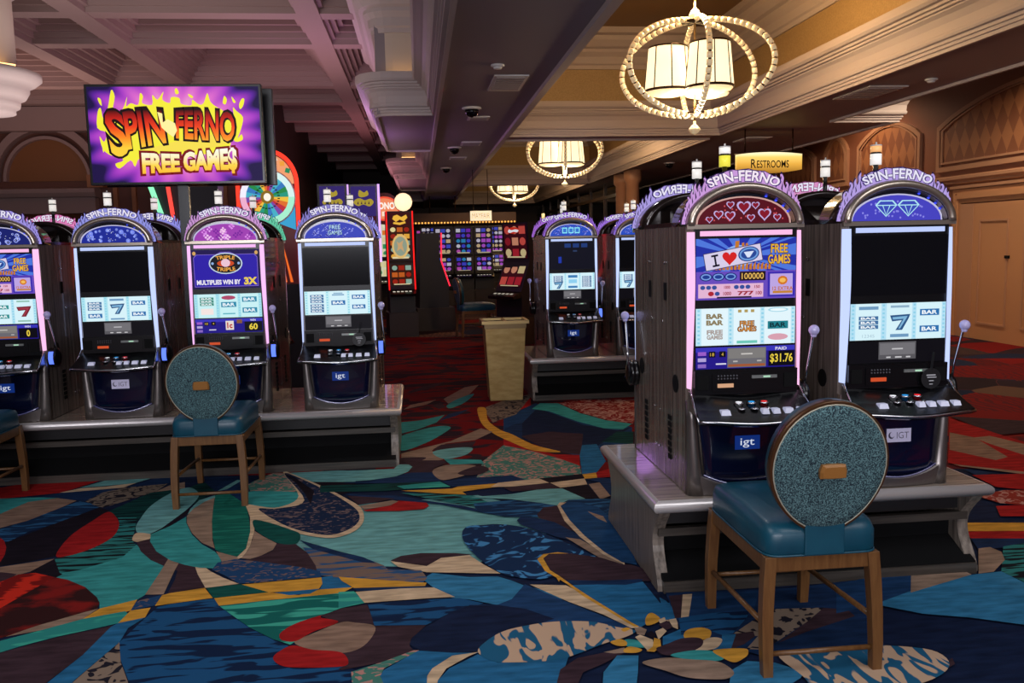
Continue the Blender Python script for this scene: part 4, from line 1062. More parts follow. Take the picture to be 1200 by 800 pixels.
# left bank
XL = (-2.69, -1.975, -1.265, -0.55)
slot_machine((XL[0], 5.915, B0), 0, 'slot machine cut off by the left picture edge, pink neon and I-heart screen', spec(neon='pink', arch='rings', upper='love', reel='lm0', meter='win0', crest='#a99af0', candle=('#d8d040', '#e8e4dc'), seed=2))
slot_machine((XL[1], 5.915, B0), 0, 'slot machine with dark upper screen and silver logo plate, left of the round-backed chair', spec(arch='dots', reel='lm1', logo='IGT', crest=BLU, seed=3))
slot_machine((XL[2], 5.915, B0), 0, 'slot machine with triple triple screen and pink neon, behind the left chair', spec(neon='lilac', arch='flowers', upper='triple', reel='lm2', meter='win60', crest='#d8a0e0', seed=1))
slot_machine((XL[3], 5.915, B0), 0, 'slot machine with free games arch and dark screen, right end of the left bank', spec(arch='free', reel='lm3', crest='#8f86d8', seed=2))
slot_machine((XL[0], 6.815, B0), PI, 'slot machine facing away with pink crest, back row at the far left', spec(neon='pink', crest='#f08ac8', ink='#8a2068', seed=1))
slot_machine((XL[1], 6.815, B0), PI, 'slot machine facing away with blue crest, back row behind the silver-logo machine', spec(crest='#9a98f4', seed=2))
slot_machine((XL[2], 6.815, B0), PI, 'slot machine facing away, back row behind the triple triple machine', spec(neon='pink', crest='#6ad8b0', ink='#1a5a50', seed=3))
slot_machine((XL[3], 6.815, B0), PI, 'slot machine facing away, back row at the right end of the left bank', spec(crest='#9a98f4', seed=1))
# centre bank
XC = (1.45, 2.13)
slot_machine((XC[0], 8.18, B0), 0, 'slot machine with cyan arch standing right of the brass waste bin', spec(arch='cyan', upper='faint', reel='cm', crest='#a070e0', ink='#3a1880', seed=1))
slot_machine((XC[1], 8.18, B0), 0, 'slot machine half hidden behind the nearest machine, right of the cyan arch one', spec(arch='cyan', reel='cm', crest='#9a78e8', ink='#3a1880', seed=2))
slot_machine((XC[0], 9.08, B0), PI, 'slot machine facing away behind the cyan arch machine', spec(crest='#b070e0', seed=3))
slot_machine((XC[1], 9.08, B0), PI, 'slot machine facing away behind the half hidden machine', spec(crest='#a878e8', seed=2))

# round tags hung on two decks
def hang_tag(loc, label):
    t = thing('hang_tag', label, 'tag', loc)
    MB().lathe([(0.045, -0.001), (0.045, 0.001)], n=24, axis='y').build('disc', mat('tag_black', '#111114', 0.5), t)
    MB().bar((0.0, 0, 0.04), (0.012, 0.004, 0.115), 0.012, 0.002).build('strap', mat('tag_black', '#111114'), t)
    P = Print(0.0003, -0.0012); w = mat('tag_ink', '#b8b8bc', 0.5)
    P.rects([(-0.022, 0.02, 0.012, 0.017), (-0.018, 0.024, 0.003, 0.007), (-0.01, 0.012, -0.012, -0.008), (-0.008, 0.008, -0.026, -0.023)], w); P.build('print', t)
hang_tag((XR[1]+0.135, 3.48, B0+0.475), 'black round tag hanging over the deck of the diamonds slot machine')
hang_tag((XL[3]+0.135, 5.86, B0+0.475), 'black round tag hanging over the deck of the free games machine')
# ------------------------------------------------------------------ chairs
def egg(t, hw=0.205, hh=0.233):
    c, s = math.cos(t), math.sin(t)
    return (hw*c*(1 - 0.10*max(0, -s)**1.5 + 0.02*s), hh*s)
def chair(loc, rz, label):
    t = thing('casino_chair', label, 'chair', loc, rz, 'round-backed chairs at the slot machines')
    s_ = MB(); secs = []
    for z, sc in ((0.425, 0.97), (0.44, 1.0), (0.50, 1.0), (0.522, 0.96), (0.534, 0.85), (0.540, 0.55)):
        n = 32; c = []
        for i in range(n):
            a = 2*PI*i/n; ca, sa = math.cos(a), math.sin(a); e = 0.22
            x = 0.205*math.copysign(abs(ca)**e, ca)*sc; y = 0.295*math.copysign(abs(sa)**e, sa)*sc
            c.append((x, y, z + (0.012*(1-(y/0.3)**2) if z > 0.5 else 0)))
        secs.append(c)
    s_.loft(secs); seat = s_.build('seat', VINYL, t)
    MB().box(-0.07, 0.07, -0.303, -0.29, 0.43, 0.545).build('strap', VINYL, seat, bevel=0.004)
    MB().tube([(0.2045*math.copysign(abs(math.cos(a))**0.22, math.cos(a)), 0.2945*math.copysign(abs(math.sin(a))**0.22, math.sin(a)), 0.43) for a in [2*PI*i/40 for i in range(40)]], 0.004, 6, closed=True).build('seat_welt', VINYL, seat)
    for y0 in (-0.285, 0.255): MB().box(-0.185, 0.185, y0, y0+0.03, 0.372, 0.426).build('seat_rail', CHAIRWOOD, t, bevel=0.003)
    for x0 in (-0.2, 0.17): MB().box(x0, x0+0.03, -0.27, 0.27, 0.372, 0.426).build('seat_rail', CHAIRWOOD, t, bevel=0.003)
    for sx in (-1, 1):
        for sy in (-1, 1):
            secs = []
            for z, ox, oy, w in ((0.0, 0.195, 0.292, 0.017), (0.1, 0.197, 0.288, 0.019), (0.22, 0.196, 0.28, 0.020), (0.33, 0.190, 0.274, 0.021), (0.426, 0.182, 0.27, 0.021)):
                if sy > 0: oy = 0.268 + (oy-0.268)*0.6
                cx_, cy_ = sx*ox, sy*oy
                secs.append([(cx_-w, cy_-w, z), (cx_+w, cy_-w, z), (cx_+w, cy_+w, z), (cx_-w, cy_+w, z)])
            MB().loft(secs, smooth=False).build('leg', CHAIRWOOD, t, bevel=0.002)
    MB().tube([(-0.19, -0.288, 0.085), (0.19, -0.288, 0.085)], 0.009, 10).build('stretcher', CHAIRWOOD, t)
    MB().tube([(-0.19, 0.27, 0.15), (0.19, 0.27, 0.15)], 0.009, 10).build('stretcher', CHAIRWOOD, t)
    for sx in (-1, 1): MB().tube([(sx*0.196, -0.28, 0.185), (sx*0.194, 0.27, 0.165)], 0.010, 10).build('stretcher', CHAIRWOOD, t)
    # egg-shaped back, leaning away from the seat
    back = bpy.data.objects.new('backrest', None)
    n = 44; tilt = 0.14
    def place(p, y):        # p on the back plane, y = out of plane
        x, z = p; return (x, -0.315 + y*math.cos(tilt) - z*math.sin(tilt), 0.738 + z*math.cos(tilt) + y*math.sin(tilt))
    pts = [egg(2*PI*i/n) for i in range(n)]
    b = MB(); secs = []
    for k, y in ((1.0, -0.012), (1.0, 0.02)): secs.append([place((x*k, z*k), y) for x, z in pts])
    b.loft(secs); bo = b.build('backrest', BRONZERIM, t)
    b = MB(); secs = []
    for k, y in ((0.95, -0.012), (0.94, -0.016), (0.8, -0.019), (0.4, -0.021), (0.001, -0.022)): secs.append([place((x*k, z*k), y) for x, z in pts])
    b.loft(secs, caps=False).build('back_fabric', FABRIC, bo)
    MB().tube([place((x*0.955, z*0.955), -0.013) for x, z in pts], 0.0026, 6, closed=True).build('piping', PIPING, bo)
    b = MB(); secs = []
    for k, y in ((0.96, 0.02), (0.97, 0.05), (0.9, 0.066), (0.5, 0.074), (0.001, 0.075)): secs.append([place((x*k, z*k), y) for x, z in pts])
    b.loft(secs, caps=False).build('back_cushion', VINYL, bo)
    b = MB(); q = []
    for y, sx_, sz_ in ((-0.02, 0.040, 0.020), (-0.040, 0.043, 0.024), (-0.050, 0.036, 0.018)):
        q.append([place((x*sx_*(1 + (0.0 if z > 0 else 0.06)), z*sz_), y) for x, z in ((-1, -1), (-0.5, -1.08), (0.5, -1.08), (1, -1), (1.02, 0), (0.92, 1), (0.4, 1.06), (-0.4, 1.06), (-0.92, 1), (-1.02, 0))])
    b.loft(q, smooth=False).build('pull_handle', HANDLEM, bo)
    bpy.data.objects.remove(back)
    return t
chair((1.335, 3.01, 0), 0, 'large round-backed teal chair in the right foreground, seen from behind')
chair((-1.26, 5.40, 0), 0, 'round-backed teal chair at the left bank, in front of the triple triple machine')
chair((-2.74, 5.42, 0), 0, 'teal chair cut off by the left picture edge')

# ------------------------------------------------------------------ waste bin
t = thing('waste_bin', 'brass waste bin with tapered sides on the aisle carpet', 'bin', (0.80, 8.34, 0))
MB().frustum((0, 0), 0.158, 0.14, 0.195, 0.17, 0.0, 0.70).build('body', BINSIDE, t, bevel=0.004)
MB().frustum((0, 0), 0.20, 0.175, 0.20, 0.175, 0.70, 0.745).build('collar', mat('bin_collar', '#8a7350', 0.3, 0.7), t)
b = MB()
for x0, x1, y0, y1 in ((-0.225, 0.225, -0.195, -0.165), (-0.225, 0.225, 0.165, 0.195), (-0.225, -0.195, -0.165, 0.165), (0.195, 0.225, -0.165, 0.165), (-0.012, 0.012, -0.165, 0.165)): b.box(x0, x1, y0, y1, 0.745, 0.775)
b.build('rim', BRASS, t); MB().box(-0.195, 0.195, -0.165, 0.165, 0.745, 0.752).build('opening', BLACKM, t)

# ------------------------------------------------------------------ big promo screen
def grad_glow(name, z0, z1, stops, s=1.0):
    if name in _mats: return _mats[name]
    m = mat(name, '#050505', 0.4, 0, '#ffffff', s, spec=0.12); N, L, b_ = nodes(m)
    tc = N.new('ShaderNodeTexCoord'); sx = N.new('ShaderNodeSeparateXYZ'); L.new(tc.outputs['Object'], sx.inputs[0])
    mr = N.new('ShaderNodeMapRange'); mr.inputs['From Min'].default_value = z0; mr.inputs['From Max'].default_value = z1; L.new(sx.outputs['Z'], mr.inputs['Value'])
    r = N.new('ShaderNodeValToRGB'); e = r.color_ramp.elements
    while len(e) > 1: e.remove(e[-1])
    e[0].position = stops[0][0]; e[0].color = (*lin(stops[0][1]), 1)
    for p, c in stops[1:]: q = e.new(p); q.color = (*lin(c), 1)
    L.new(mr.outputs[0], r.inputs['Fac']); L.new(r.outputs['Color'], b_.inputs['Emission Color'])
    return m
def radial_glow(name, cx_, cz_, rad, stops, rays=0, s=1.0):
    """screen picture: colour by distance from a centre, with alternating rays"""
    m = mat(name, '#050505', 0.4, 0, '#ffffff', s, spec=0.12); N, L, b_ = nodes(m)
    tc = N.new('ShaderNodeTexCoord'); mp = N.new('ShaderNodeMapping'); mp.inputs['Location'].default_value = (-cx_, 0, -cz_*1.35); mp.inputs['Scale'].default_value = (1, 0, 1.35)
    L.new(tc.outputs['Object'], mp.inputs['Vector'])
    ln = N.new('ShaderNodeVectorMath'); ln.operation = 'LENGTH'; L.new(mp.outputs[0], ln.inputs[0])
    dv = N.new('ShaderNodeMath'); dv.operation = 'DIVIDE'; dv.inputs[1].default_value = rad; L.new(ln.outputs['Value'], dv.inputs[0])
    sx = N.new('ShaderNodeSeparateXYZ'); L.new(mp.outputs[0], sx.inputs[0])
    at = N.new('ShaderNodeMath'); at.operation = 'ARCTAN2'; L.new(sx.outputs['Z'], at.inputs[0]); L.new(sx.outputs['X'], at.inputs[1])
    ml = N.new('ShaderNodeMath'); ml.operation = 'MULTIPLY'; ml.inputs[1].default_value = rays; L.new(at.outputs[0], ml.inputs[0])
    sn = N.new('ShaderNodeMath'); sn.operation = 'SINE'; L.new(ml.outputs[0], sn.inputs[0])
    sc = N.new('ShaderNodeMath'); sc.operation = 'MULTIPLY'; sc.inputs[1].default_value = 0.07; L.new(sn.outputs[0], sc.inputs[0])
    ad = N.new('ShaderNodeMath'); ad.operation = 'ADD'; L.new(dv.outputs[0], ad.inputs[0]); L.new(sc.outputs[0], ad.inputs[1])
    r = N.new('ShaderNodeValToRGB'); e = r.color_ramp.elements
    while len(e) > 1: e.remove(e[-1])
    e[0].position = stops[0][0]; e[0].color = (*lin(stops[0][1]), 1)
    for p, c in stops[1:]: q = e.new(p); q.color = (*lin(c), 1)
    L.new(ad.outputs[0], r.inputs['Fac']); L.new(r.outputs['Color'], b_.inputs['Emission Color'])
    return m
TVW, TVH = 1.165, 0.672
def monitor(loc, rz, label, picture):
    t = thing('promo_monitor', label, 'monitor', loc, rz)
    MB().box(-TVW/2, TVW/2, 0.0, 0.05, -TVH/2, TVH/2).build('housing', BLACK, t, bevel=0.004)
    MB().box(-0.2, 0.2, 0.05, 0.075, -0.2, 0.2).build('back_cover', BLACKM, t)
    w, h = TVW/2-0.018, TVH/2-0.018
    bg = radial_glow('promo_rays', 0.0, 0.02, 0.62, ((0.0, '#ffd8ec'), (0.3, '#f4a8d0'), (0.58, '#dc68cc'), (0.8, '#a83cc4'), (0.93, '#5a2098'), (1.0, '#1c0c44')), 19)
    sc = MB().box(-w, w, -0.002, 0.0, -h, h).build('screen', bg, t)
    if not picture: return t
    P = Print(0.0003, -0.0026); P.s = 1.0
    # zoom coordinates of the picture (1060 x 590) to metres
    U = lambda x, y: ((x-575)/1060*2*w, -(y-343)/585*2*h)
    yel = '#f6ee3c'
    body = [(200,455),(170,470),(120,430),(105,350),(130,385),(150,330),(95,300),(105,200),(125,180),(135,240),(165,190),(195,70),(215,110),(200,190),(255,190),(290,110),(280,170),(310,150),(355,160),(370,90),(388,110),(380,150),(440,160),(445,100),(475,130),(515,80),(505,130),(550,150),(560,115),(610,120),(620,155),(680,165),(690,130),(730,160),(760,150),(785,90),(800,140),(830,170),(880,200),(940,260),(940,180),(960,200),(1000,240),(985,310),(960,370),(985,345),(990,380),(940,390),(905,330),(900,440),(700,470),(500,460),(350,480),(310,540),(285,500),(215,550),(190,520),(240,500)]
    P.poly(smooth2d([U(*p) for p in body], 3), yel)
    for fl in ([(110,118),(128,125),(132,165),(118,150)], [(585,70),(598,60),(610,90),(590,96)], [(878,150),(890,108),(905,130),(895,160)], [(935,112),(960,145),(945,150)], [(980,160),(1000,125),(1015,130),(1005,170),(985,190)], [(118,420),(132,430),(122,450)], [(668,95),(695,110),(690,122),(672,112)]):
        P.poly(smooth2d([U(*p) for p in fl], 3), yel)
    P.poly([U(*p) for p in [(330,480),(360,440),(720,445),(905,400),(900,330),(600,380),(345,440)]], '#f8e050')
    def bend(x0, x1, yt, yb, k=1.0, tl=0):
        def f(u, v):
            xx = x0 + (u+0.5)*(x1-x0); c = 4*(u*u)
            top = yt[0] + (yt[1]-yt[0])*(u+0.5) - (1-c)*yt[2]; bot = yb[0] + (yb[1]-yb[0])*(u+0.5) - (1-c)*yb[2]
            return U(xx + (v*tl), bot + (top-bot)*(v+0.5))
        return f
    ink = '#1a0608'; red = grad_glow('spin_red', -0.09, 0.165, ((0.0, '#ffd23a'), (0.28, '#ff8a1e'), (0.55, '#f04018'), (0.8, '#b81810'), (1.0, '#180404')), 1.0)
    for mt, bo, g in ((ink, 0.085, 14), (red, 0.03, 0)):
        P.text('S', 0, 0, 1, 1, mt, bo, fn=bend(155-g, 275+g, (185-g, 210-g, 8), (480+g, 455+g, -8), tl=-40))
        P.text('PIN', 0, 0, 1, 1, mt, bo, fn=bend(265-g, 505+g, (205-g, 190-g, 14), (435+g, 395+g, 0), tl=-20))
        P.text('FERNO', 0, 0, 1, 1, mt, bo, fn=bend(580-g, 945+g, (190-g, 215-g, 16), (370+g, 390+g, -4), tl=10))
        P.poly([U(*p) for p in [(505-g*.5,285-g*.6),(565+g*.5,275-g*.6),(565+g*.5,312+g*.6),(505-g*.5,322+g*.6)]], mt)
    P.poly([U(*p) for p in [(470,205),(500,215),(500,270),(530,250),(575,275),(585,320),(560,360),(520,330),(490,300)]], '#fff3a0')
    gold = grad_glow('free_gold', -0.28, -0.1, ((0.0, '#ffb020'), (0.4, '#ffd84a'), (0.75, '#fff6c8'), (1.0, '#fffdf0')), 1.0)
    for mt, bo, g in (('#7a0c10', 0.10, 15), (gold, 0.05, 0)):
        P.text('FREE', 0, 0, 1, 1, mt, bo, fn=bend(355-g, 590+g, (455-g, 465-g, 0), (585+g, 575+g, 0)))
        P.text('GAME$', 0, 0, 1, 1, mt, bo, fn=bend(612-g, 950+g, (455-g, 425-g, 0), (590+g, 590+g, 4)))
    P.build('promo_picture', sc)
    return t
monitor((-1.62, 6.25, 2.292), 0.0, 'large promo monitor reading SPIN-FERNO FREE GAMES above the left machines', True)
monitor((-1.575, 6.478, 2.292), PI, 'second promo monitor mounted back to back behind the SPIN-FERNO one', False)
t = thing('monitor_pole', 'black pole rising between the left machines to carry the promo monitors', 'pole', (-1.62, 6.365, B0))
MB().box(-0.035, 0.035, -0.02, 0.02, 0, 1.9).build('shaft', BLACK, t); MB().box(-0.1, 0.1, -0.02, 0.02, 0.0, 0.01).build('foot_plate', BLACK, t)
MB().box(-0.12, 0.12, -0.035, 0.02, 1.78, 1.98).build('bracket', BLACKM, t)

# ------------------------------------------------------------------ chandeliers
BEAD = two_tone('amber_glass_bead', '#e8d8b4', '#fff2d6', 'noise', 30, rough=0.15, coat=0.5)
for _n in (BEAD,):
    N, L, b_ = nodes(_n); b_.inputs['Emission Color'].default_value = (1.0, 0.72, 0.36, 1); b_.inputs['Emission Strength'].default_value = 0.28  # weak emission stands in for lamplight shining through the glass
SPACER = mat('bead_spacer', '#3a2412', 0.3, 0.6)
SHADE = mat('lit_shade', '#f6e8c8', 0.6, 0, (1.0, 0.80, 0.48), 1.3)
SHADEB = mat('lit_shade_bottom', '#f6e8c8', 0.6, 0, (1.0, 0.72, 0.36), 0.95)
def chandelier(loc, label, rot=0.0):
    t = thing('chandelier', label, 'chandelier', loc, rot, 'bead ring chandeliers in the coffers')
    A, Bz = 0.755, 0.435
    for k in range(3):
        def ring_mesh_():
            b = MB(); n = 60; P = lambda a: Vector((A*math.cos(a), 0, Bz*math.sin(a)))
            # even arc length
            an = [2*PI*i/720 for i in range(721)]; L_ = [0]
            for i in range(720): L_.append(L_[-1] + (P(an[i+1])-P(an[i])).length)
            def at(s):
                s %= L_[-1]
                lo = min(range(0, 720), key=lambda i: abs(L_[i]-s)); return P(an[lo])
            st = L_[-1]/n
            for i in range(n):
                p, q = at(i*st+0.006), at((i+1)*st-0.006); b.tube([p, q], 0.027, 8, 0); b.tube([q, at((i+1)*st+0.006)], 0.016, 6, 1)
            return b.mesh('bead_ring', [BEAD, SPACER])
        r_ = obj('bead_ring', shared('bead_ring', ring_mesh_), t); r_['kind'] = 'stuff'; r_.rotation_euler.z = k*PI/3
    MB().cyl((0, 0, -0.5), 0.010, 1.9, 10).build('rod', BRASS, t)
    MB().lathe([(0.0001, -0.62), (0.03, -0.605), (0.055, -0.575), (0.055, -0.56), (0.03, -0.535), (0.012, -0.52), (0.012, -0.49)], n=18).build('finial', BEAD, t)
    MB().lathe([(0.012, 0.42), (0.05, 0.44), (0.06, 0.48), (0.04, 0.52), (0.012, 0.55)], n=18).build('top_ball', BEAD, t)
    MB().lathe([(0.12, 0.41), (0.12, 0.43), (0.03, 0.45)], n=18).build('hub_plate', SPACER, t); MB().lathe([(0.11, -0.43), (0.11, -0.41)], n=18).build('hub_plate', SPACER, t)
    MB().lathe([(0.10, 1.42-0.02), (0.10, 1.42), (0.02, 1.36)], n=20).build('ceiling_canopy', BRASS, t)
    for k in range(3):
        a = k*2*PI/3 + PI - 0.65
        px_, py_ = 0.25*math.cos(a), 0.25*math.sin(a); z0 = (-0.20, -0.22, -0.20)[k]
        sh = MB().lathe([(0.222, z0), (0.185, z0+0.40)], (px_, py_, 0), 28).build('shade', SHADE, t)
        # open the caps: the lathe closes them, the lower disc is the diffuser
        MB().lathe([(0.216, z0-0.004), (0.2, z0-0.025), (0.12, z0-0.045), (0.0001, z0-0.055)], (px_, py_, 0), 28).build('diffuser', SHADEB, sh)
        MB().lathe([(0.225, z0-0.01), (0.226, z0+0.012), (0.216, z0+0.012)], (px_, py_, 0), 28).build('shade_rim', SPACER, sh)
        MB().lathe([(0.189, z0+0.39), (0.188, z0+0.406), (0.178, z0+0.406)], (px_, py_, 0), 28).build('shade_rim', SPACER, sh)
        for i in range(8):
            an = 2*PI*i/8+0.3; ca, sa = math.cos(an), math.sin(an)
            MB().tube([(px_+0.2225*ca, py_+0.2225*sa, z0), (px_+0.1855*ca, py_+0.1855*sa, z0+0.40)], 0.006, 5).build('shade_rib', SPACER, sh)
    l = light('chandelier_light', 'POINT', (loc[0], loc[1], loc[2]-0.42), 80, WARM, 0.18)
    l = light('chandelier_uplight', 'POINT', (loc[0], loc[1], loc[2]+0.62), 120, (1.0, 0.62, 0.28), 0.2)
    return t
for y, lb in ((8.2, 'largest bead ring chandelier hanging in the nearest coffer'), (15.6, 'second bead ring chandelier along the coffers, partly behind the beam'), (23.8, 'farthest bead ring chandelier above the far aisle')):
    chandelier((2.66, y, 3.115), lb, 0.38)

# ------------------------------------------------------------------ signs
t = thing('restrooms_sign', 'glowing gold RESTROOMS sign hanging under the right soffit', 'sign', (4.985, 12.0, 2.565))
n = 24; pts = []
for i in range(n+1): u = 2*i/n-1; pts.append((0.48*u, 0.115 + 0.03*(1-u*u)))
for i in range(n+1): u = 1-2*i/n; pts.append((0.48*u, -0.10 - 0.045*(1-u*u)))
SIGNG = grad_glow('sign_gold', -0.14, 0.15, ((0.0, '#9a6a24'), (0.4, '#d8a040'), (0.75, '#f0c868'), (1.0, '#fff8d0')), 1.3)
MB().prism(pts, 'y', 0.0, 0.06).build('panel', SIGNG, t)
MB().prism([(-0.49, 0.118), (-0.25, 0.140), (0.0, 0.147), (0.25, 0.140), (0.49, 0.118), (0.49, 0.13), (0.25, 0.153), (0.0, 0.16), (-0.25, 0.153), (-0.49, 0.13)], 'y', -0.01, 0.08).build('cap', mat('sign_bronze', '#3a2412', 0.4, 0.4), t)
P = Print(); inkm = mat('sign_ink', '#20140a', 0.6)
P.text('R', -0.235, -0.012, 0.075, 0.125, inkm, 0.012); P.text('ESTROOMS', 0.05, -0.022, 0.47, 0.105, inkm, 0.012); P.build('lettering', t)
for x in (-0.35, 0.35): MB().cyl((x, 0.03, 0.15), 0.01, 0.34, 8).build('hanger', SPACER, t)
t = thing('hanging_sign', 'small white lit sign reading MAYFAIR hanging far down the aisle', 'sign', (1.31, 18.0, 2.09))
MB().box(-0.22, 0.22, 0, 0.06, -0.1, 0.1).build('panel', mat('mayfair_face', '#e8dcc0', 0.5, 0, '#f4e4c0', 0.8), t)
P = Print(); P.text('MAYFAIR', 0, 0.0, 0.36, 0.1, mat('sign_ink', '#20140a'), -0.02); P.build('lettering', t)
for x in (-0.15, 0.15): MB().cyl((x, 0.03, 0.1), 0.008, 0.84, 6).build('hanger', SPACER, t)
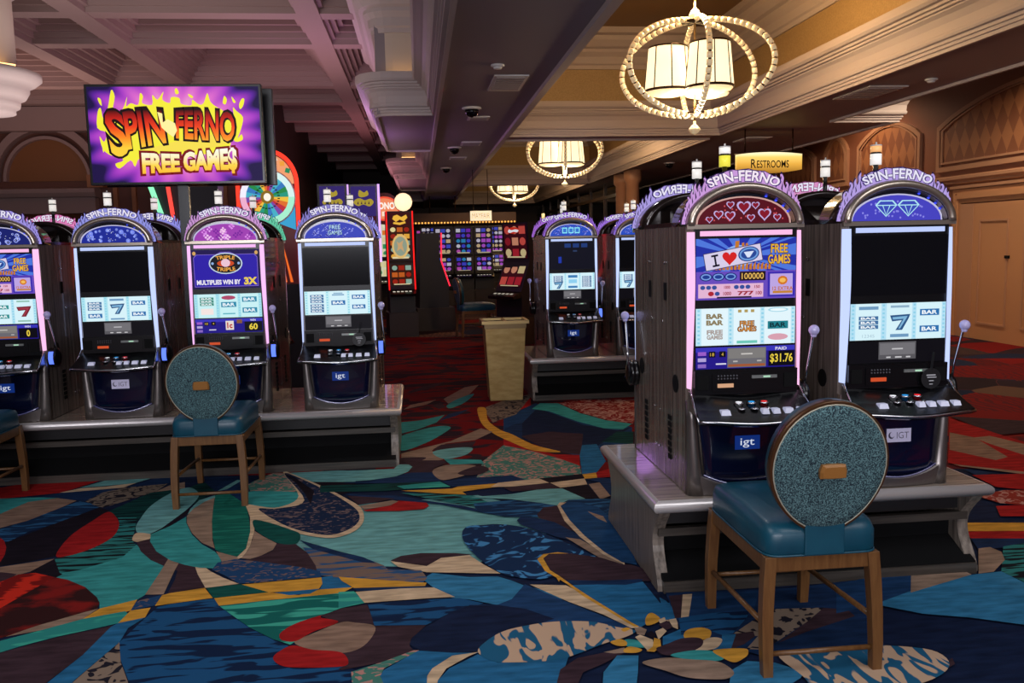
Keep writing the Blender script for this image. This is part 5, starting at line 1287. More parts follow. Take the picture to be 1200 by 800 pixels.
CARPET = [
('RU',0,[(-0.759,14.546),(3.543,13.193),(2.108,7.86),(1.303,5.281),(-0.327,5.586)]),
('ND',0,[(-3.106,6.107),(4.027,5.017),(2.086,2.332),(-1.751,2.892)]),
('LT',0,[(-0.719,4.509),(-0.525,4.888),(-0.375,5.027),(0,5.046),(0.308,5.079),(0.664,4.677),(0.612,4.321),(0.231,3.956),(-0.13,3.971),(-0.414,4.04),(-0.644,4.277)]),
('R',0,[(0.785,8.367),(1.04,8.244),(0.994,7.89),(0.691,7.412)]),
('RPK',0,[(1.271,7.945),(1.523,8.07),(2.057,7.979),(1.72,6.9),(1.558,7.076),(1.398,7.413)]),
('BN',0,[(0.687,7.363),(1.051,7.995),(1.679,6.772),(1.524,6.153),(1.082,5.889),(0.625,6.731)]),
('ND',0,[(0.633,6.815),(0.799,7.049),(1.006,7.661),(1.076,7.645),(1.308,6.941),(1.533,6.67),(1.679,6.772),(1.326,6.268),(1.102,5.953),(1.013,6.005),(0.889,6.17),(0.773,6.457)]),
('P',0,[(0.749,6.622),(0.992,6.74),(1.243,6.603),(1.102,5.953),(1.013,6.005),(0.889,6.17)]),
('T',0,[(0.983,7.722),(1.093,7.986),(1.261,7.948),(1.378,7.418),(1.53,7.082),(1.711,6.901),(1.587,6.703),(1.444,6.776),(1.287,7.086),(1.119,7.581)]),
('TD',0,[(1.326,6.306),(1.523,6.63),(1.646,6.604),(1.541,6.187)]),
('TPK',0,[(0.573,7.893),(0.78,8.216),(1.11,8.543),(0.814,7.501),(0.579,7.19),(0.558,7.557)]),
('N',0,[(0.626,6.851),(0.729,7.061),(0.823,7.138),(0.74,6.445)]),
('R',0,[(0.609,6.57),(0.748,6.253),(0.92,5.989),(1.091,5.938),(1.036,5.643),(0.875,5.964),(0.696,6.173),(0.583,6.305)]),
('OC',1,[(0.494,7.852),(0.569,7.835),(0.547,7.297),(0.611,6.899),(0.69,6.705),(0.812,6.312),(0.975,6.055),(0.788,6.129),(0.66,6.421),(0.543,6.779),(0.481,7.211)]),
('PKT',0,[(0.399,5.891),(0.587,6.341),(0.773,6.122),(0.938,5.852),(1.036,5.643),(1.008,5.413),(0.857,5.357),(0.486,5.318),(0.31,5.378)]),
('B',0,[(1.088,5.922),(1.162,6.226),(1.277,6.24),(1.235,5.729),(1.113,5.45),(1.011,5.426)]),
('P',0,[(-0.163,8.914),(-0.005,9.216),(0.255,9.517),(0.119,9.147),(-0.127,8.833)]),
('TP',0,[(-0.184,7.944),(-0.121,8.169),(0.128,8.398),(0.034,8.165)]),
('TP',0,[(0.198,8.415),(0.44,9.07),(0.598,9.189),(0.464,8.624),(0.309,8.324),(0.235,8.151)]),
('T',1,[(0.22,8.062),(0.334,8.383),(0.512,8.648),(0.392,8.177),(0.248,7.918)]),
('P',0,[(0.077,8.064),(0.17,8.228),(0.207,7.975),(0.14,7.902)]),
('T',0,[(-0.214,7.359),(-0.014,7.418),(0.185,7.611),(0.105,7.291),(-0.054,7.038),(-0.204,6.89)]),
('N',0,[(0.126,7.337),(0.217,7.631),(0.418,7.84),(0.297,7.56)]),
('T',1,[(-0.201,6.76),(-0.015,7.03),(0.141,7.138),(0.217,7.074),(0.173,6.9),(0.018,6.551),(-0.174,6.32)]),
('TP',0,[(-0.172,6.228),(0.052,6.426),(0.198,6.555),(0.464,6.976),(0.547,6.823),(0.388,6.557),(0.16,6.483),(0.05,6.275),(-0.17,6.104)]),
('P',0,[(0.059,6.31),(0.123,6.451),(0.394,6.515),(0.347,6.328),(0.084,6.268)]),
('TP',0,[(-0.17,6.104),(0.05,6.275),(0.128,5.994),(-0.053,5.896),(-0.184,6.004)]),
('P',1,[(-0.186,6.09),(0.005,6.07),(-0.078,5.934),(-0.182,5.905)]),
('LT',1,[(0.058,6.237),(0.242,6.33),(0.353,6.289),(0.281,6.085),(0.128,6.011)]),
('T',0,[(0.128,6.011),(0.388,5.927),(0.405,5.824),(0.171,5.837)]),
('R',0,[(-2.786,5.771),(-2.589,5.904),(-2.239,5.909),(-2.123,5.887),(-2.223,5.717),(-2.291,5.599),(-2.667,5.512)]),
('LT',0,[(-2.216,5.699),(-2.11,5.85),(-1.813,5.858),(-1.895,5.74),(-2.097,5.71)]),
('CR',0,[(-2.301,5.604),(-2.209,5.681),(-2.041,5.7),(-1.881,5.755),(-1.93,5.656),(-2.064,5.615),(-2.209,5.587)]),
('N',0,[(-2.387,5.523),(-2.281,5.597),(-1.936,5.647),(-2.024,5.55),(-2.063,5.373),(-2.181,5.425)]),
('T',0,[(-2.677,5.535),(-2.383,5.513),(-2.251,5.477),(-2.412,5.421),(-2.49,5.128)]),
('TPs',0,[(-2.49,5.128),(-2.412,5.421),(-2.269,5.48),(-2.122,5.399),(-2.156,5.274),(-2.248,5.034),(-2.376,4.882)]),
('BSn',0,[(-2.364,4.856),(-2.248,5.034),(-2.156,5.274),(-2.098,5.38),(-2.011,5.32),(-1.931,5.234),(-2.033,4.996),(-2.158,4.821),(-2.192,4.666),(-2.295,4.706)]),
('PB',0,[(-2.202,4.657),(-2.039,5.01),(-1.926,5.219),(-1.846,5.149),(-1.876,4.943),(-1.888,4.637),(-1.844,4.397),(-1.953,4.336),(-2.101,4.285),(-2.149,4.388)]),
('R',0,[(-2.324,4.767),(-2.271,4.747),(-2.22,4.682),(-2.162,4.574),(-2.119,4.463),(-2.091,4.35),(-2.11,4.305)]),
('TPK',0,[(-2.063,5.373),(-2.024,5.55),(-1.923,5.661),(-1.757,5.698),(-1.668,5.698),(-1.688,5.521),(-1.9,5.214),(-1.954,5.252)]),
('TP',0,[(-1.697,5.49),(-1.64,5.659),(-1.565,5.713),(-1.519,5.538),(-1.655,5.436)]),
('N',0,[(-1.917,5.644),(-1.79,5.843),(-1.689,5.842),(-1.593,5.753),(-1.691,5.686),(-1.818,5.665)]),
('TD',0,[(-1.846,5.127),(-1.715,5.494),(-1.445,5.59),(-1.593,5.425),(-1.626,5.138),(-1.616,4.898),(-1.568,4.719),(-1.663,4.807),(-1.739,4.97)]),
('TS',0,[(-1.836,4.356),(-1.709,4.477),(-1.67,4.737),(-1.705,4.888),(-1.748,4.998),(-1.641,4.979),(-1.584,4.769),(-1.538,4.577),(-1.487,4.482),(-1.492,4.279),(-1.522,4.171),(-1.584,4.127),(-1.628,4.107),(-1.727,4.132),(-1.797,4.253)]),
('R',1,[(-1.843,4.387),(-1.884,4.57),(-1.896,4.752),(-1.876,4.943),(-1.845,5.121),(-1.757,4.999),(-1.698,4.862),(-1.665,4.712),(-1.667,4.599),(-1.709,4.477),(-1.775,4.396)]),
('T',0,[(-1.729,4.088),(-1.721,4.149),(-1.653,4.174),(-1.505,4.321),(-1.494,4.504),(-1.351,4.256),(-1.211,4.138),(-1.257,4.091),(-1.244,3.812),(-1.264,3.761),(-1.393,3.689),(-1.416,3.755),(-1.451,3.821),(-1.545,3.948),(-1.658,4.051)]),
('TPs',0,[(-2.082,4.272),(-1.838,4.356),(-1.883,4.194),(-1.998,4.089)]),
('PB',0,[(-1.883,4.194),(-1.834,4.346),(-1.734,4.151),(-1.713,4.13),(-1.732,4.08),(-1.873,4.147)]),
('P',0,[(-2.073,4.225),(-1.982,4.192),(-1.932,4.166),(-1.955,4.048),(-1.978,4.018)]),
('RS',0,[(-1.987,4.036),(-1.925,4.164),(-1.851,4.17),(-1.736,4.098),(-1.825,3.76),(-1.84,3.719)]),
('PR',0,[(-1.84,3.719),(-1.825,3.76),(-1.736,4.098),(-1.658,4.051),(-1.545,3.948),(-1.451,3.821),(-1.415,3.754),(-1.405,3.691),(-1.441,3.663),(-1.593,3.549),(-1.661,3.47),(-1.712,3.44)]),
('TP',0,[(-1.67,3.465),(-1.593,3.549),(-1.441,3.663),(-1.399,3.69),(-1.426,3.591),(-1.548,3.507)]),
('OC',0,[(-1.426,3.591),(-1.393,3.689),(-1.262,3.764),(-1.253,3.648),(-1.271,3.634),(-1.363,3.602)]),
('Tw',0,[(-1.699,3.413),(-1.57,3.494),(-1.426,3.591),(-1.274,3.644),(-1.25,3.612),(-1.264,3.525),(-1.349,3.485),(-1.465,3.433),(-1.57,3.37),(-1.65,3.305)]),
('OC',0,[(-1.264,3.525),(-1.253,3.648),(-1.177,3.665),(-1.17,3.565)]),
('Bn',0,[(-1.26,3.745),(-1.168,3.8),(-1.165,3.685),(-1.253,3.648)]),
('P',0,[(-1.65,3.305),(-1.462,3.426),(-1.274,3.507),(-1.302,3.253),(-1.35,3.057),(-1.36,2.989),(-1.491,2.961)]),
('BS',0,[(-1.149,3.668),(-1.102,3.69),(-0.933,3.723),(-0.815,3.53),(-0.715,3.393),(-0.607,3.276),(-0.539,3.212),(-0.568,3.164),(-0.581,3.115),(-0.552,3.062),(-0.497,3.027),(-0.3,3.018),(-0.272,2.977),(-0.255,2.734),(-0.97,2.839),(-1.069,3.035),(-1.158,3.219),(-1.199,3.343),(-1.168,3.557)]),
('B',0,[(-1.352,3.027),(-1.302,3.253),(-1.281,3.494),(-1.264,3.525),(-1.17,3.565),(-1.207,3.47),(-1.199,3.343),(-1.258,3.053),(-1.264,2.947),(-1.362,2.961)]),
('TPW',0,[(-1.256,3.048),(-1.199,3.343),(-1.138,3.172),(-1.062,3.014),(-1.014,2.891),(-1.266,2.928)]),
('TD',0,[(-1.584,5.392),(-1.472,5.628),(-1.373,5.782),(-1.23,5.756),(-1.224,5.684),(-1.299,5.449),(-1.365,5.263),(-1.398,5.097),(-1.446,4.893)]),
('N',0,[(-1.497,5.806),(-1.233,5.774),(-1.123,5.58),(-1.059,5.149),(-1.288,5.4)]),
('LT',0,[(-1.299,5.449),(-1.228,5.702),(-1.196,5.679),(-1.246,5.488)]),
('LT',1,[(-1.588,4.794),(-1.608,4.922),(-1.627,5.194),(-1.584,5.454),(-1.501,5.567),(-1.396,5.389),(-1.388,5.123),(-1.423,4.864),(-1.452,4.699),(-1.484,4.658),(-1.545,4.692)]),
('PB',0,[(-1.476,4.657),(-1.442,4.745),(-1.415,4.863),(-1.38,5.122),(-1.357,5.062),(-1.4,4.81),(-1.437,4.65),(-1.454,4.608)]),
('CR',1,[(-1.538,4.577),(-1.553,4.693),(-1.468,4.655),(-1.451,4.585),(-1.492,4.543)]),
('P',0,[(-1.505,4.539),(-1.447,4.584),(-1.378,4.421),(-1.258,4.26),(-1.148,4.146),(-1.124,4.051),(-1.217,4.112),(-1.351,4.256),(-1.438,4.39)]),
('P',0,[(-1.148,3.812),(-1.16,3.97),(-1.212,4.292),(-1.18,4.326),(-1.13,4.181),(-1.056,3.988),(-0.998,3.847),(-1.101,3.82)]),
('TP',0,[(-1.244,3.812),(-1.257,4.091),(-1.27,4.282),(-1.209,4.331),(-1.194,4.099),(-1.163,3.803)]),
('CR',0,[(-1.154,4.253),(-1.02,4.052),(-0.942,3.96),(-0.855,3.873),(-0.995,3.847),(-1.072,4.025)]),
('T',0,[(-1.468,4.655),(-1.401,4.786),(-1.358,4.942),(-1.327,4.822),(-1.246,4.617),(-1.154,4.447),(-1.063,4.327),(-1.019,4.24),(-0.982,4.128),(-1.015,4.088),(-1.086,4.108),(-1.164,4.158),(-1.249,4.229),(-1.359,4.377),(-1.437,4.538)]),
('LT',0,[(-1.361,4.982),(-1.373,5.092),(-1.365,5.263),(-1.295,5.355),(-1.272,5.29),(-1.32,5.21),(-1.352,5.075)]),
('TP',0,[(-1.358,4.955),(-1.356,5.089),(-1.323,5.226),(-1.284,5.307),(-1.245,5.097),(-1.178,4.772),(-1.114,4.505),(-1.072,4.37),(-1.159,4.469),(-1.252,4.641),(-1.324,4.822)]),
('TDs',0,[(-1.29,5.354),(-1.229,5.405),(-1.062,5.121),(-0.998,4.866),(-0.951,4.66),(-0.915,4.428),(-0.918,4.263),(-0.938,4.226),(-1.004,4.277),(-1.064,4.348),(-1.124,4.551),(-1.19,4.823),(-1.245,5.097)]),
('TP',0,[(-1.056,4.326),(-0.988,4.27),(-0.915,4.213),(-0.936,4.149),(-0.975,4.114),(-1.004,4.198)]),
('CR',0,[(-1.057,5.092),(-1.041,5.117),(-0.952,4.807),(-0.921,4.608),(-0.9,4.383),(-0.903,4.22),(-0.92,4.2),(-0.934,4.222),(-0.913,4.343),(-0.942,4.611),(-0.991,4.865)]),
('PKT',0,[(-1.139,5.566),(-1.078,5.727),(-1.02,5.824),(-0.952,5.812),(-0.831,5.543),(-0.76,5.335),(-0.929,5.372),(-1.092,5.412)]),
('T',1,[(-1.108,5.383),(-0.967,5.389),(-0.784,5.324),(-0.722,5.236),(-0.693,5.141),(-0.696,5.027),(-0.767,4.958),(-0.869,4.989),(-0.981,5.037),(-1.057,5.115)]),
('LT',0,[(-0.925,5.814),(-0.567,5.813),(-0.469,5.776),(-0.45,5.506),(-0.541,5.516),(-0.725,5.557),(-0.832,5.681)]),
('PB',0,[(-0.83,5.663),(-0.725,5.557),(-0.449,5.489),(-0.435,5.291),(-0.516,5.229),(-0.672,5.48)]),
('TPB',0,[(-0.628,4.316),(-0.426,4.18),(-0.282,4.078),(-0.211,3.992),(-0.167,3.877),(-0.301,3.847),(-0.513,3.916),(-0.552,4.085)]),
('N',0,[(-0.661,4.428),(-0.428,4.211),(-0.318,4.123),(-0.245,4.025),(-0.314,4.05),(-0.574,4.276)]),
('P',0,[(-0.77,4.393),(-0.67,4.365),(-0.596,4.229),(-0.534,4.045),(-0.502,3.88),(-0.6,3.948),(-0.742,4.025),(-0.889,4.179),(-0.815,4.221),(-0.771,4.288)]),
('Bn',0,[(-1.018,4.07),(-0.941,3.986),(-0.855,3.873),(-0.779,3.871),(-0.593,3.891),(-0.491,3.892),(-0.505,3.968),(-0.612,4.04),(-0.829,4.15),(-0.939,4.197),(-1.012,4.162)]),
('CR',1,[(-0.957,5.842),(-0.836,5.71),(-0.617,5.379),(-0.484,5.148),(-0.387,4.958),(-0.352,4.778),(-0.354,4.629),(-0.394,4.506),(-0.484,4.431),(-0.597,4.472),(-0.721,4.573),(-0.84,4.713),(-0.956,4.808),(-1.051,5.105),(-0.98,5.073),(-0.859,5.029),(-0.774,5.245)]),
('BB',1,[(-0.94,5.791),(-0.808,5.641),(-0.611,5.324),(-0.508,5.137),(-0.409,4.921),(-0.377,4.783),(-0.379,4.657),(-0.42,4.55),(-0.503,4.479),(-0.611,4.527),(-0.729,4.631),(-0.834,4.774),(-0.931,4.933),(-0.967,5.026),(-0.855,5.006),(-0.727,5.148)]),
('PB',0,[(-0.948,5.811),(-0.848,5.666),(-0.691,5.338),(-0.678,5.052),(-0.747,5.302),(-0.831,5.543)]),
('TDk',1,[(-0.96,4.808),(-0.86,4.741),(-0.724,4.597),(-0.674,4.531),(-0.659,4.428),(-0.677,4.366),(-0.759,4.391),(-0.861,4.529),(-0.928,4.656)]),
('TP',0,[(-0.923,4.62),(-0.859,4.517),(-0.77,4.393),(-0.773,4.299),(-0.816,4.226),(-0.863,4.185),(-0.909,4.202),(-0.898,4.32),(-0.905,4.47)]),
('OC',0,[(-1.163,3.677),(-1.166,3.791),(-1.135,3.81),(-0.998,3.847),(-0.935,3.724),(-1.102,3.69)]),
('TDk',0,[(-0.991,3.846),(-0.84,3.864),(-0.703,3.752),(-0.933,3.723)]),
('OC',0,[(-0.839,3.859),(-0.49,3.887),(-0.477,3.809),(-0.487,3.746),(-0.585,3.742),(-0.702,3.748)]),
('OC',0,[(-0.929,3.72),(-0.702,3.748),(-0.656,3.729),(-0.566,3.696),(-0.481,3.745),(-0.388,3.746),(-0.333,3.75),(-0.383,3.686),(-0.681,3.657),(-0.888,3.631)]),
('B',0,[(-0.677,3.741),(-0.585,3.746),(-0.482,3.753),(-0.519,3.703),(-0.61,3.703)]),
('B',0,[(-0.49,3.887),(-0.415,3.909),(-0.377,3.843),(-0.345,3.747),(-0.481,3.745),(-0.477,3.809)]),
('TW',0,[(-0.889,3.634),(-0.681,3.661),(-0.383,3.69),(-0.322,3.688),(-0.272,3.566),(-0.369,3.53),(-0.449,3.459),(-0.537,3.392),(-0.584,3.335),(-0.587,3.285),(-0.517,3.244),(-0.534,3.217),(-0.607,3.276),(-0.715,3.393),(-0.815,3.53)]),
('P',0,[(-0.45,3.466),(-0.369,3.523),(-0.265,3.55),(-0.231,3.411),(-0.22,3.33),(-0.297,3.329),(-0.368,3.379)]),
('P',0,[(-0.222,3.336),(-0.017,3.311),(-0.077,3.195),(-0.082,3.136),(-0.066,3.099),(-0.173,3.026),(-0.322,2.985),(-0.333,2.997),(-0.306,3.025),(-0.329,3.116),(-0.259,3.175),(-0.221,3.266)]),
('TPs',1,[(-0.521,3.235),(-0.459,3.303),(-0.357,3.388),(-0.3,3.375),(-0.225,3.337),(-0.223,3.254),(-0.263,3.152),(-0.334,3.119),(-0.443,3.16)]),
('R',1,[(-0.585,3.291),(-0.584,3.335),(-0.539,3.405),(-0.45,3.466),(-0.442,3.444),(-0.369,3.392),(-0.461,3.316),(-0.517,3.244),(-0.567,3.258)]),
('R',1,[(-0.581,3.115),(-0.568,3.164),(-0.523,3.209),(-0.443,3.162),(-0.334,3.123),(-0.303,3.024),(-0.375,3.014),(-0.498,3.032),(-0.552,3.062)]),
('LT',0,[(-0.755,5.811),(-0.565,5.794),(-0.213,5.783),(-0.187,5.893),(-0.109,5.878),(-0.089,5.816),(-0.116,5.69),(-0.198,5.58),(-0.361,5.523),(-0.541,5.516),(-0.725,5.55)]),
('N',0,[(-0.539,5.489),(-0.36,5.506),(-0.18,5.594),(-0.107,5.67),(0.062,5.638),(0.094,5.415),(-0.176,5.415)]),
('P',0,[(-0.17,6.01),(0.128,5.952),(0.145,5.869),(0.065,5.768),(0.044,5.641),(-0.107,5.663),(-0.089,5.816)]),
('TP',1,[(0.044,5.641),(0.084,5.764),(0.183,5.822),(0.344,5.752),(0.24,5.604),(0.265,5.546),(0.187,5.472),(0.095,5.445)]),
('P',1,[(0.211,5.592),(0.344,5.752),(0.409,5.71),(0.417,5.633),(0.359,5.546),(0.273,5.519)]),
('TD',0,[(-0.668,5.446),(-0.176,5.421),(0.094,5.405),(0.152,5.272),(-0.085,5.268),(-0.259,5.253),(-0.652,5.3)]),
('Tw',0,[(-0.183,5.35),(0.085,5.406),(0.151,5.276),(-0.138,5.278)]),
('N',0,[(0.103,5.403),(0.232,5.447),(0.557,5.473),(0.634,5.338),(0.358,5.283),(0.161,5.271)]),
('OC',0,[(-0.155,5.24),(0.16,5.23),(0.197,5.271),(0.539,5.305),(0.532,5.241),(0.315,5.185),(0.217,5.15),(0.24,5.085),(0.087,5.137)]),
('TS',0,[(-0.154,5.193),(0.087,5.134),(0.281,5.054),(0.362,4.894),(0.491,4.708),(0.322,4.805),(0.204,4.889),(0,5.051)]),
('N',0,[(-0.499,5.232),(-0.17,5.136),(-0,5.002),(0.203,4.867),(0.464,4.609),(0.426,4.624),(0.315,4.708),(0.081,4.911),(-0.168,5.041),(-0.38,5.108)]),
('P',0,[(-0.479,5.192),(-0.185,5.079),(-0.333,5.013),(-0.397,4.991)]),
('R',0,[(-0.366,4.876),(-0.207,4.946),(-0.168,5.035),(-0.001,4.959),(0.013,4.895),(-0.018,4.838),(-0.163,4.829),(-0.34,4.855)]),
('TP',0,[(-0.389,4.967),(-0.201,5.047),(-0.165,5.017),(-0.215,4.942),(-0.359,4.893)]),
('P',0,[(-0.182,4.047),(-0.133,4.102),(-0.036,4.125),(0.129,4.097),(0.218,4.063),(0.059,4.041),(-0.01,3.946),(-0.131,4.003)]),
('CR',0,[(-0.182,4.039),(-0.01,3.946),(0.059,4.041),(0.197,4.057),(0.256,3.924),(0.325,3.797),(-0.011,3.869),(-0.143,3.959)]),
('BL',0,[(-0.031,3.787),(0.015,3.856),(0.18,3.778),(0.309,3.765),(0.367,3.705),(0.422,3.631),(0.535,3.55),(0.559,3.471),(0.397,3.431),(0.28,3.453),(0.166,3.53),(0.095,3.557),(0.012,3.694)]),
('TPB',0,[(-0.442,3.922),(-0.209,3.937),(-0.037,3.9),(-0.009,3.8),(-0.028,3.745),(-0.203,3.803),(-0.438,3.878)]),
('OC',0,[(-0.412,3.879),(-0.204,3.806),(-0.012,3.742),(-0.019,3.707),(-0.331,3.733),(-0.395,3.829)]),
('N',0,[(-0.338,3.734),(-0.025,3.707),(0.012,3.689),(-0.316,3.694)]),
('CR',0,[(-0.322,3.688),(-0.125,3.695),(0.018,3.684),(0.107,3.565),(0.01,3.57),(-0.278,3.564)]),
('Tw',0,[(-0.396,3.699),(-0.329,3.696),(-0.275,3.563),(-0.38,3.521)]),
('BS',0,[(-0.262,3.554),(-0.134,3.559),(0.125,3.55),(0.223,3.48),(0.089,3.416),(-0.017,3.308),(-0.223,3.333)]),
('BN',0,[(0.418,3.656),(0.577,3.431),(0.689,3.28),(0.781,3.155),(0.719,3.109),(0.536,3.199),(0.426,3.216),(0.312,3.196),(0.146,3.185),(0.163,3.475),(0.28,3.456),(0.345,3.505)]),
('ND',0,[(-0.083,3.148),(-0.072,3.206),(-0.017,3.298),(0.089,3.416),(0.162,3.468),(0.28,3.453),(0.392,3.396),(0.493,3.284),(0.371,3.225),(0.285,3.2),(0.169,3.052),(0.085,3.051),(-0.045,3.093)]),
('PKT',0,[(-0.286,2.964),(-0.173,3.026),(-0.066,3.097),(-0.045,3.093),(-0.171,2.973),(-0.182,2.917),(-0.151,2.81),(-0.271,2.828)]),
('B',0,[(-0.182,2.921),(-0.171,2.962),(-0.05,3.091),(0.075,3.055),(0.174,3.042),(0.031,2.974),(-0.016,2.898),(-0.022,2.791),(-0.156,2.811)]),
('B',0,[(0.018,2.858),(0.06,2.938),(0.168,3.029),(0.234,2.954),(0.336,2.941),(0.496,2.969),(0.445,2.819),(0.346,2.646),(-0.004,2.697)]),
('CR',0,[(-0.018,2.896),(0,2.947),(0.074,3.032),(0.172,3.047),(0.136,3.021),(0.05,2.939),(0.018,2.858),(0.007,2.787),(-0.022,2.791)]),
('BSn',0,[(0.271,4.897),(0.49,4.922),(0.655,4.842),(0.761,4.773),(0.654,4.719),(0.602,4.573),(0.495,4.599),(0.426,4.616),(0.277,4.746)]),
('LT',0,[(0.253,5.023),(0.511,5.042),(0.694,5.116),(0.867,5.099),(0.937,4.871),(0.826,4.862),(0.743,4.765),(0.655,4.836),(0.499,4.935)]),
('CR',0,[(0.449,5.305),(0.719,5.356),(0.768,5.246),(0.528,5.203),(0.397,5.218)]),
('P',0,[(0.474,5.188),(0.768,5.246),(0.822,5.117),(0.517,5.096)]),
('PB',0,[(0.719,5.356),(1.006,5.413),(1.004,5.296),(0.775,5.245)]),
('CR',0,[(0.773,5.245),(1.004,5.303),(0.995,5.165),(0.822,5.117)]),
('PB',0,[(0.819,5.124),(0.991,5.166),(1.011,4.84),(0.928,4.864)]),
('TP',0,[(1.003,5.17),(1.078,5.195),(1.09,4.907),(1.009,4.84)]),
('OC',0,[(1.009,5.405),(1.104,5.43),(1.087,5.304),(1.004,5.296)]),
('R',0,[(1.104,5.43),(1.216,5.51),(1.181,5.31),(1.087,5.304)]),
('N',0,[(1.005,5.285),(1.096,5.302),(1.189,5.268),(1.133,4.87),(1.082,4.908),(1.078,5.195)]),
('BW',1,[(0.178,4.373),(0.189,4.44),(0.222,4.493),(0.299,4.496),(0.375,4.497),(0.491,4.434),(0.583,4.326),(0.66,4.203),(0.75,4.023),(0.799,3.918),(0.806,3.824),(0.635,3.764),(0.495,3.701),(0.372,3.755),(0.325,3.805),(0.269,3.922),(0.213,4.093),(0.18,4.264)]),
('P',0,[(0.605,4.623),(0.658,4.745),(0.747,4.764),(0.742,4.561),(0.767,4.306),(0.735,4.341),(0.681,4.473),(0.608,4.559)]),
('N',0,[(0.484,4.544),(0.51,4.596),(0.6,4.561),(0.681,4.473),(0.736,4.346),(0.801,4.175),(0.759,4.148),(0.664,4.231),(0.571,4.351),(0.495,4.469)]),
('BSn',0,[(0.754,4.782),(0.827,4.867),(1.027,4.854),(1.113,4.788),(1.036,4.46),(0.964,4.56),(0.891,4.632),(0.819,4.73)]),
('TP',0,[(0.697,4.229),(0.766,4.185),(0.841,3.988),(0.899,3.805),(0.811,3.912),(0.757,4.058)]),
('CR',0,[(0.742,4.765),(0.765,4.822),(0.834,4.81),(0.936,4.736),(0.971,4.52),(0.955,4.24),(0.906,3.804),(0.835,3.96),(0.772,4.217),(0.737,4.487)]),
('B2',0,[(0.758,4.754),(0.812,4.828),(0.882,4.801),(0.962,4.704),(0.994,4.516),(1.012,4.23),(0.962,3.798),(0.901,3.841),(0.848,3.987),(0.798,4.234),(0.766,4.495)]),
('TP',0,[(0.891,4.632),(0.958,4.53),(0.956,4.42),(0.92,4.5)]),
('OC',0,[(0.514,3.946),(0.552,4.007),(0.623,4.021),(0.688,3.99),(0.675,3.92),(0.571,3.656),(0.565,3.74),(0.528,3.799)]),
('P',0,[(0.543,3.951),(0.58,4.008),(0.675,3.996),(0.813,3.919),(0.898,3.813),(0.936,3.803),(1.016,3.701),(1.022,3.583),(0.95,3.603),(0.737,3.621),(0.597,3.66),(0.554,3.777)]),
('N',0,[(0.587,3.673),(0.741,3.641),(0.943,3.625),(0.912,3.552),(0.638,3.6)]),
('B',0,[(0.611,3.609),(0.732,3.597),(0.854,3.574),(0.936,3.597),(0.948,3.365),(0.994,3.358),(0.972,3.216),(0.882,3.217),(0.808,3.151),(0.777,3.211),(0.692,3.403)]),
('CR',0,[(0.439,3.645),(0.595,3.611),(0.619,3.568),(0.689,3.392),(0.782,3.184),(0.809,3.154),(0.774,3.152),(0.692,3.291),(0.577,3.435)]),
('OC',0,[(0.525,3.799),(0.554,3.794),(0.587,3.712),(0.625,3.599),(0.679,3.459),(0.786,3.202),(0.808,3.161),(0.788,3.16),(0.728,3.299),(0.647,3.484),(0.599,3.632)]),
('ZB',1,[(0.169,3.046),(0.207,3.127),(0.279,3.201),(0.373,3.237),(0.489,3.256),(0.633,3.233),(0.722,3.17),(0.785,3.129),(0.735,3.082),(0.637,3.038),(0.529,2.975),(0.439,2.939),(0.285,2.946),(0.215,2.967)]),
('P',0,[(0.404,2.719),(0.448,2.869),(0.523,2.943),(0.623,2.969),(0.693,2.952),(0.605,2.887),(0.523,2.837),(0.47,2.709)]),
('BL',0,[(0.561,2.696),(0.594,2.827),(0.669,2.942),(0.745,2.929),(0.712,2.809),(0.671,2.679)]),
('TP',0,[(0.626,2.973),(0.709,2.998),(0.71,2.956),(0.662,2.957)]),
('T',1,[(0.726,3.059),(0.77,3.047),(0.796,2.99),(0.745,2.992),(0.718,3.011)]),
('OC',1,[(0.668,3.049),(0.709,3.067),(0.728,3.041),(0.718,3.011),(0.686,3.016)]),
('OC',1,[(0.702,2.98),(0.732,3.002),(0.769,2.972),(0.745,2.951),(0.704,2.957)]),
('OC',1,[(0.732,3.146),(0.754,3.16),(0.769,3.148),(0.74,3.125)]),
('TP',0,[(0.785,3.146),(0.81,3.159),(0.829,3.129),(0.808,3.085),(0.783,3.096)]),
('CR',0,[(0.769,3.074),(0.792,3.091),(0.829,3.043),(0.816,2.965),(0.788,2.952)]),
('OC',1,[(0.848,3.222),(0.873,3.268),(0.893,3.271),(0.907,3.213),(0.871,3.175),(0.838,3.168)]),
('CR',0,[(0.897,3.208),(0.926,3.227),(0.935,3.189),(0.894,3.176)]),
('B',0,[(0.873,3.061),(0.968,3.12),(0.968,3.046),(0.853,2.993)]),
('CR',0,[(0.936,3.202),(0.975,3.211),(0.948,3.113),(0.934,3.135)]),
('P',0,[(0.886,3.168),(0.929,3.196),(0.935,3.135),(0.899,3.113)]),
('PB',0,[(0.815,3.094),(0.844,3.116),(0.852,3.076),(0.826,3.051)]),
('CR',0,[(0.857,3.109),(0.894,3.134),(0.901,3.105),(0.85,3.038)]),
('OC',0,[(0.838,3.056),(0.857,3.039),(0.844,2.983),(0.808,2.946),(0.781,2.956),(0.814,2.988)]),
('PB',0,[(0.819,2.951),(0.94,3.029),(0.957,3.012),(0.908,2.926),(0.826,2.916)]),
('N',0,[(0.999,3.46),(1.539,3.425),(1.841,3.463),(1.65,2.867),(1.174,2.866),(0.954,3.091)]),
('B',0,[(0.96,3.417),(0.977,3.382),(0.984,3.318),(0.965,3.208),(0.924,3.2)]),
('P',0,[(1.003,3.427),(1.067,3.43),(0.992,3.209),(0.966,3.213)]),
('CR',0,[(1.065,3.43),(1.108,3.431),(1.021,3.211),(0.989,3.209)]),
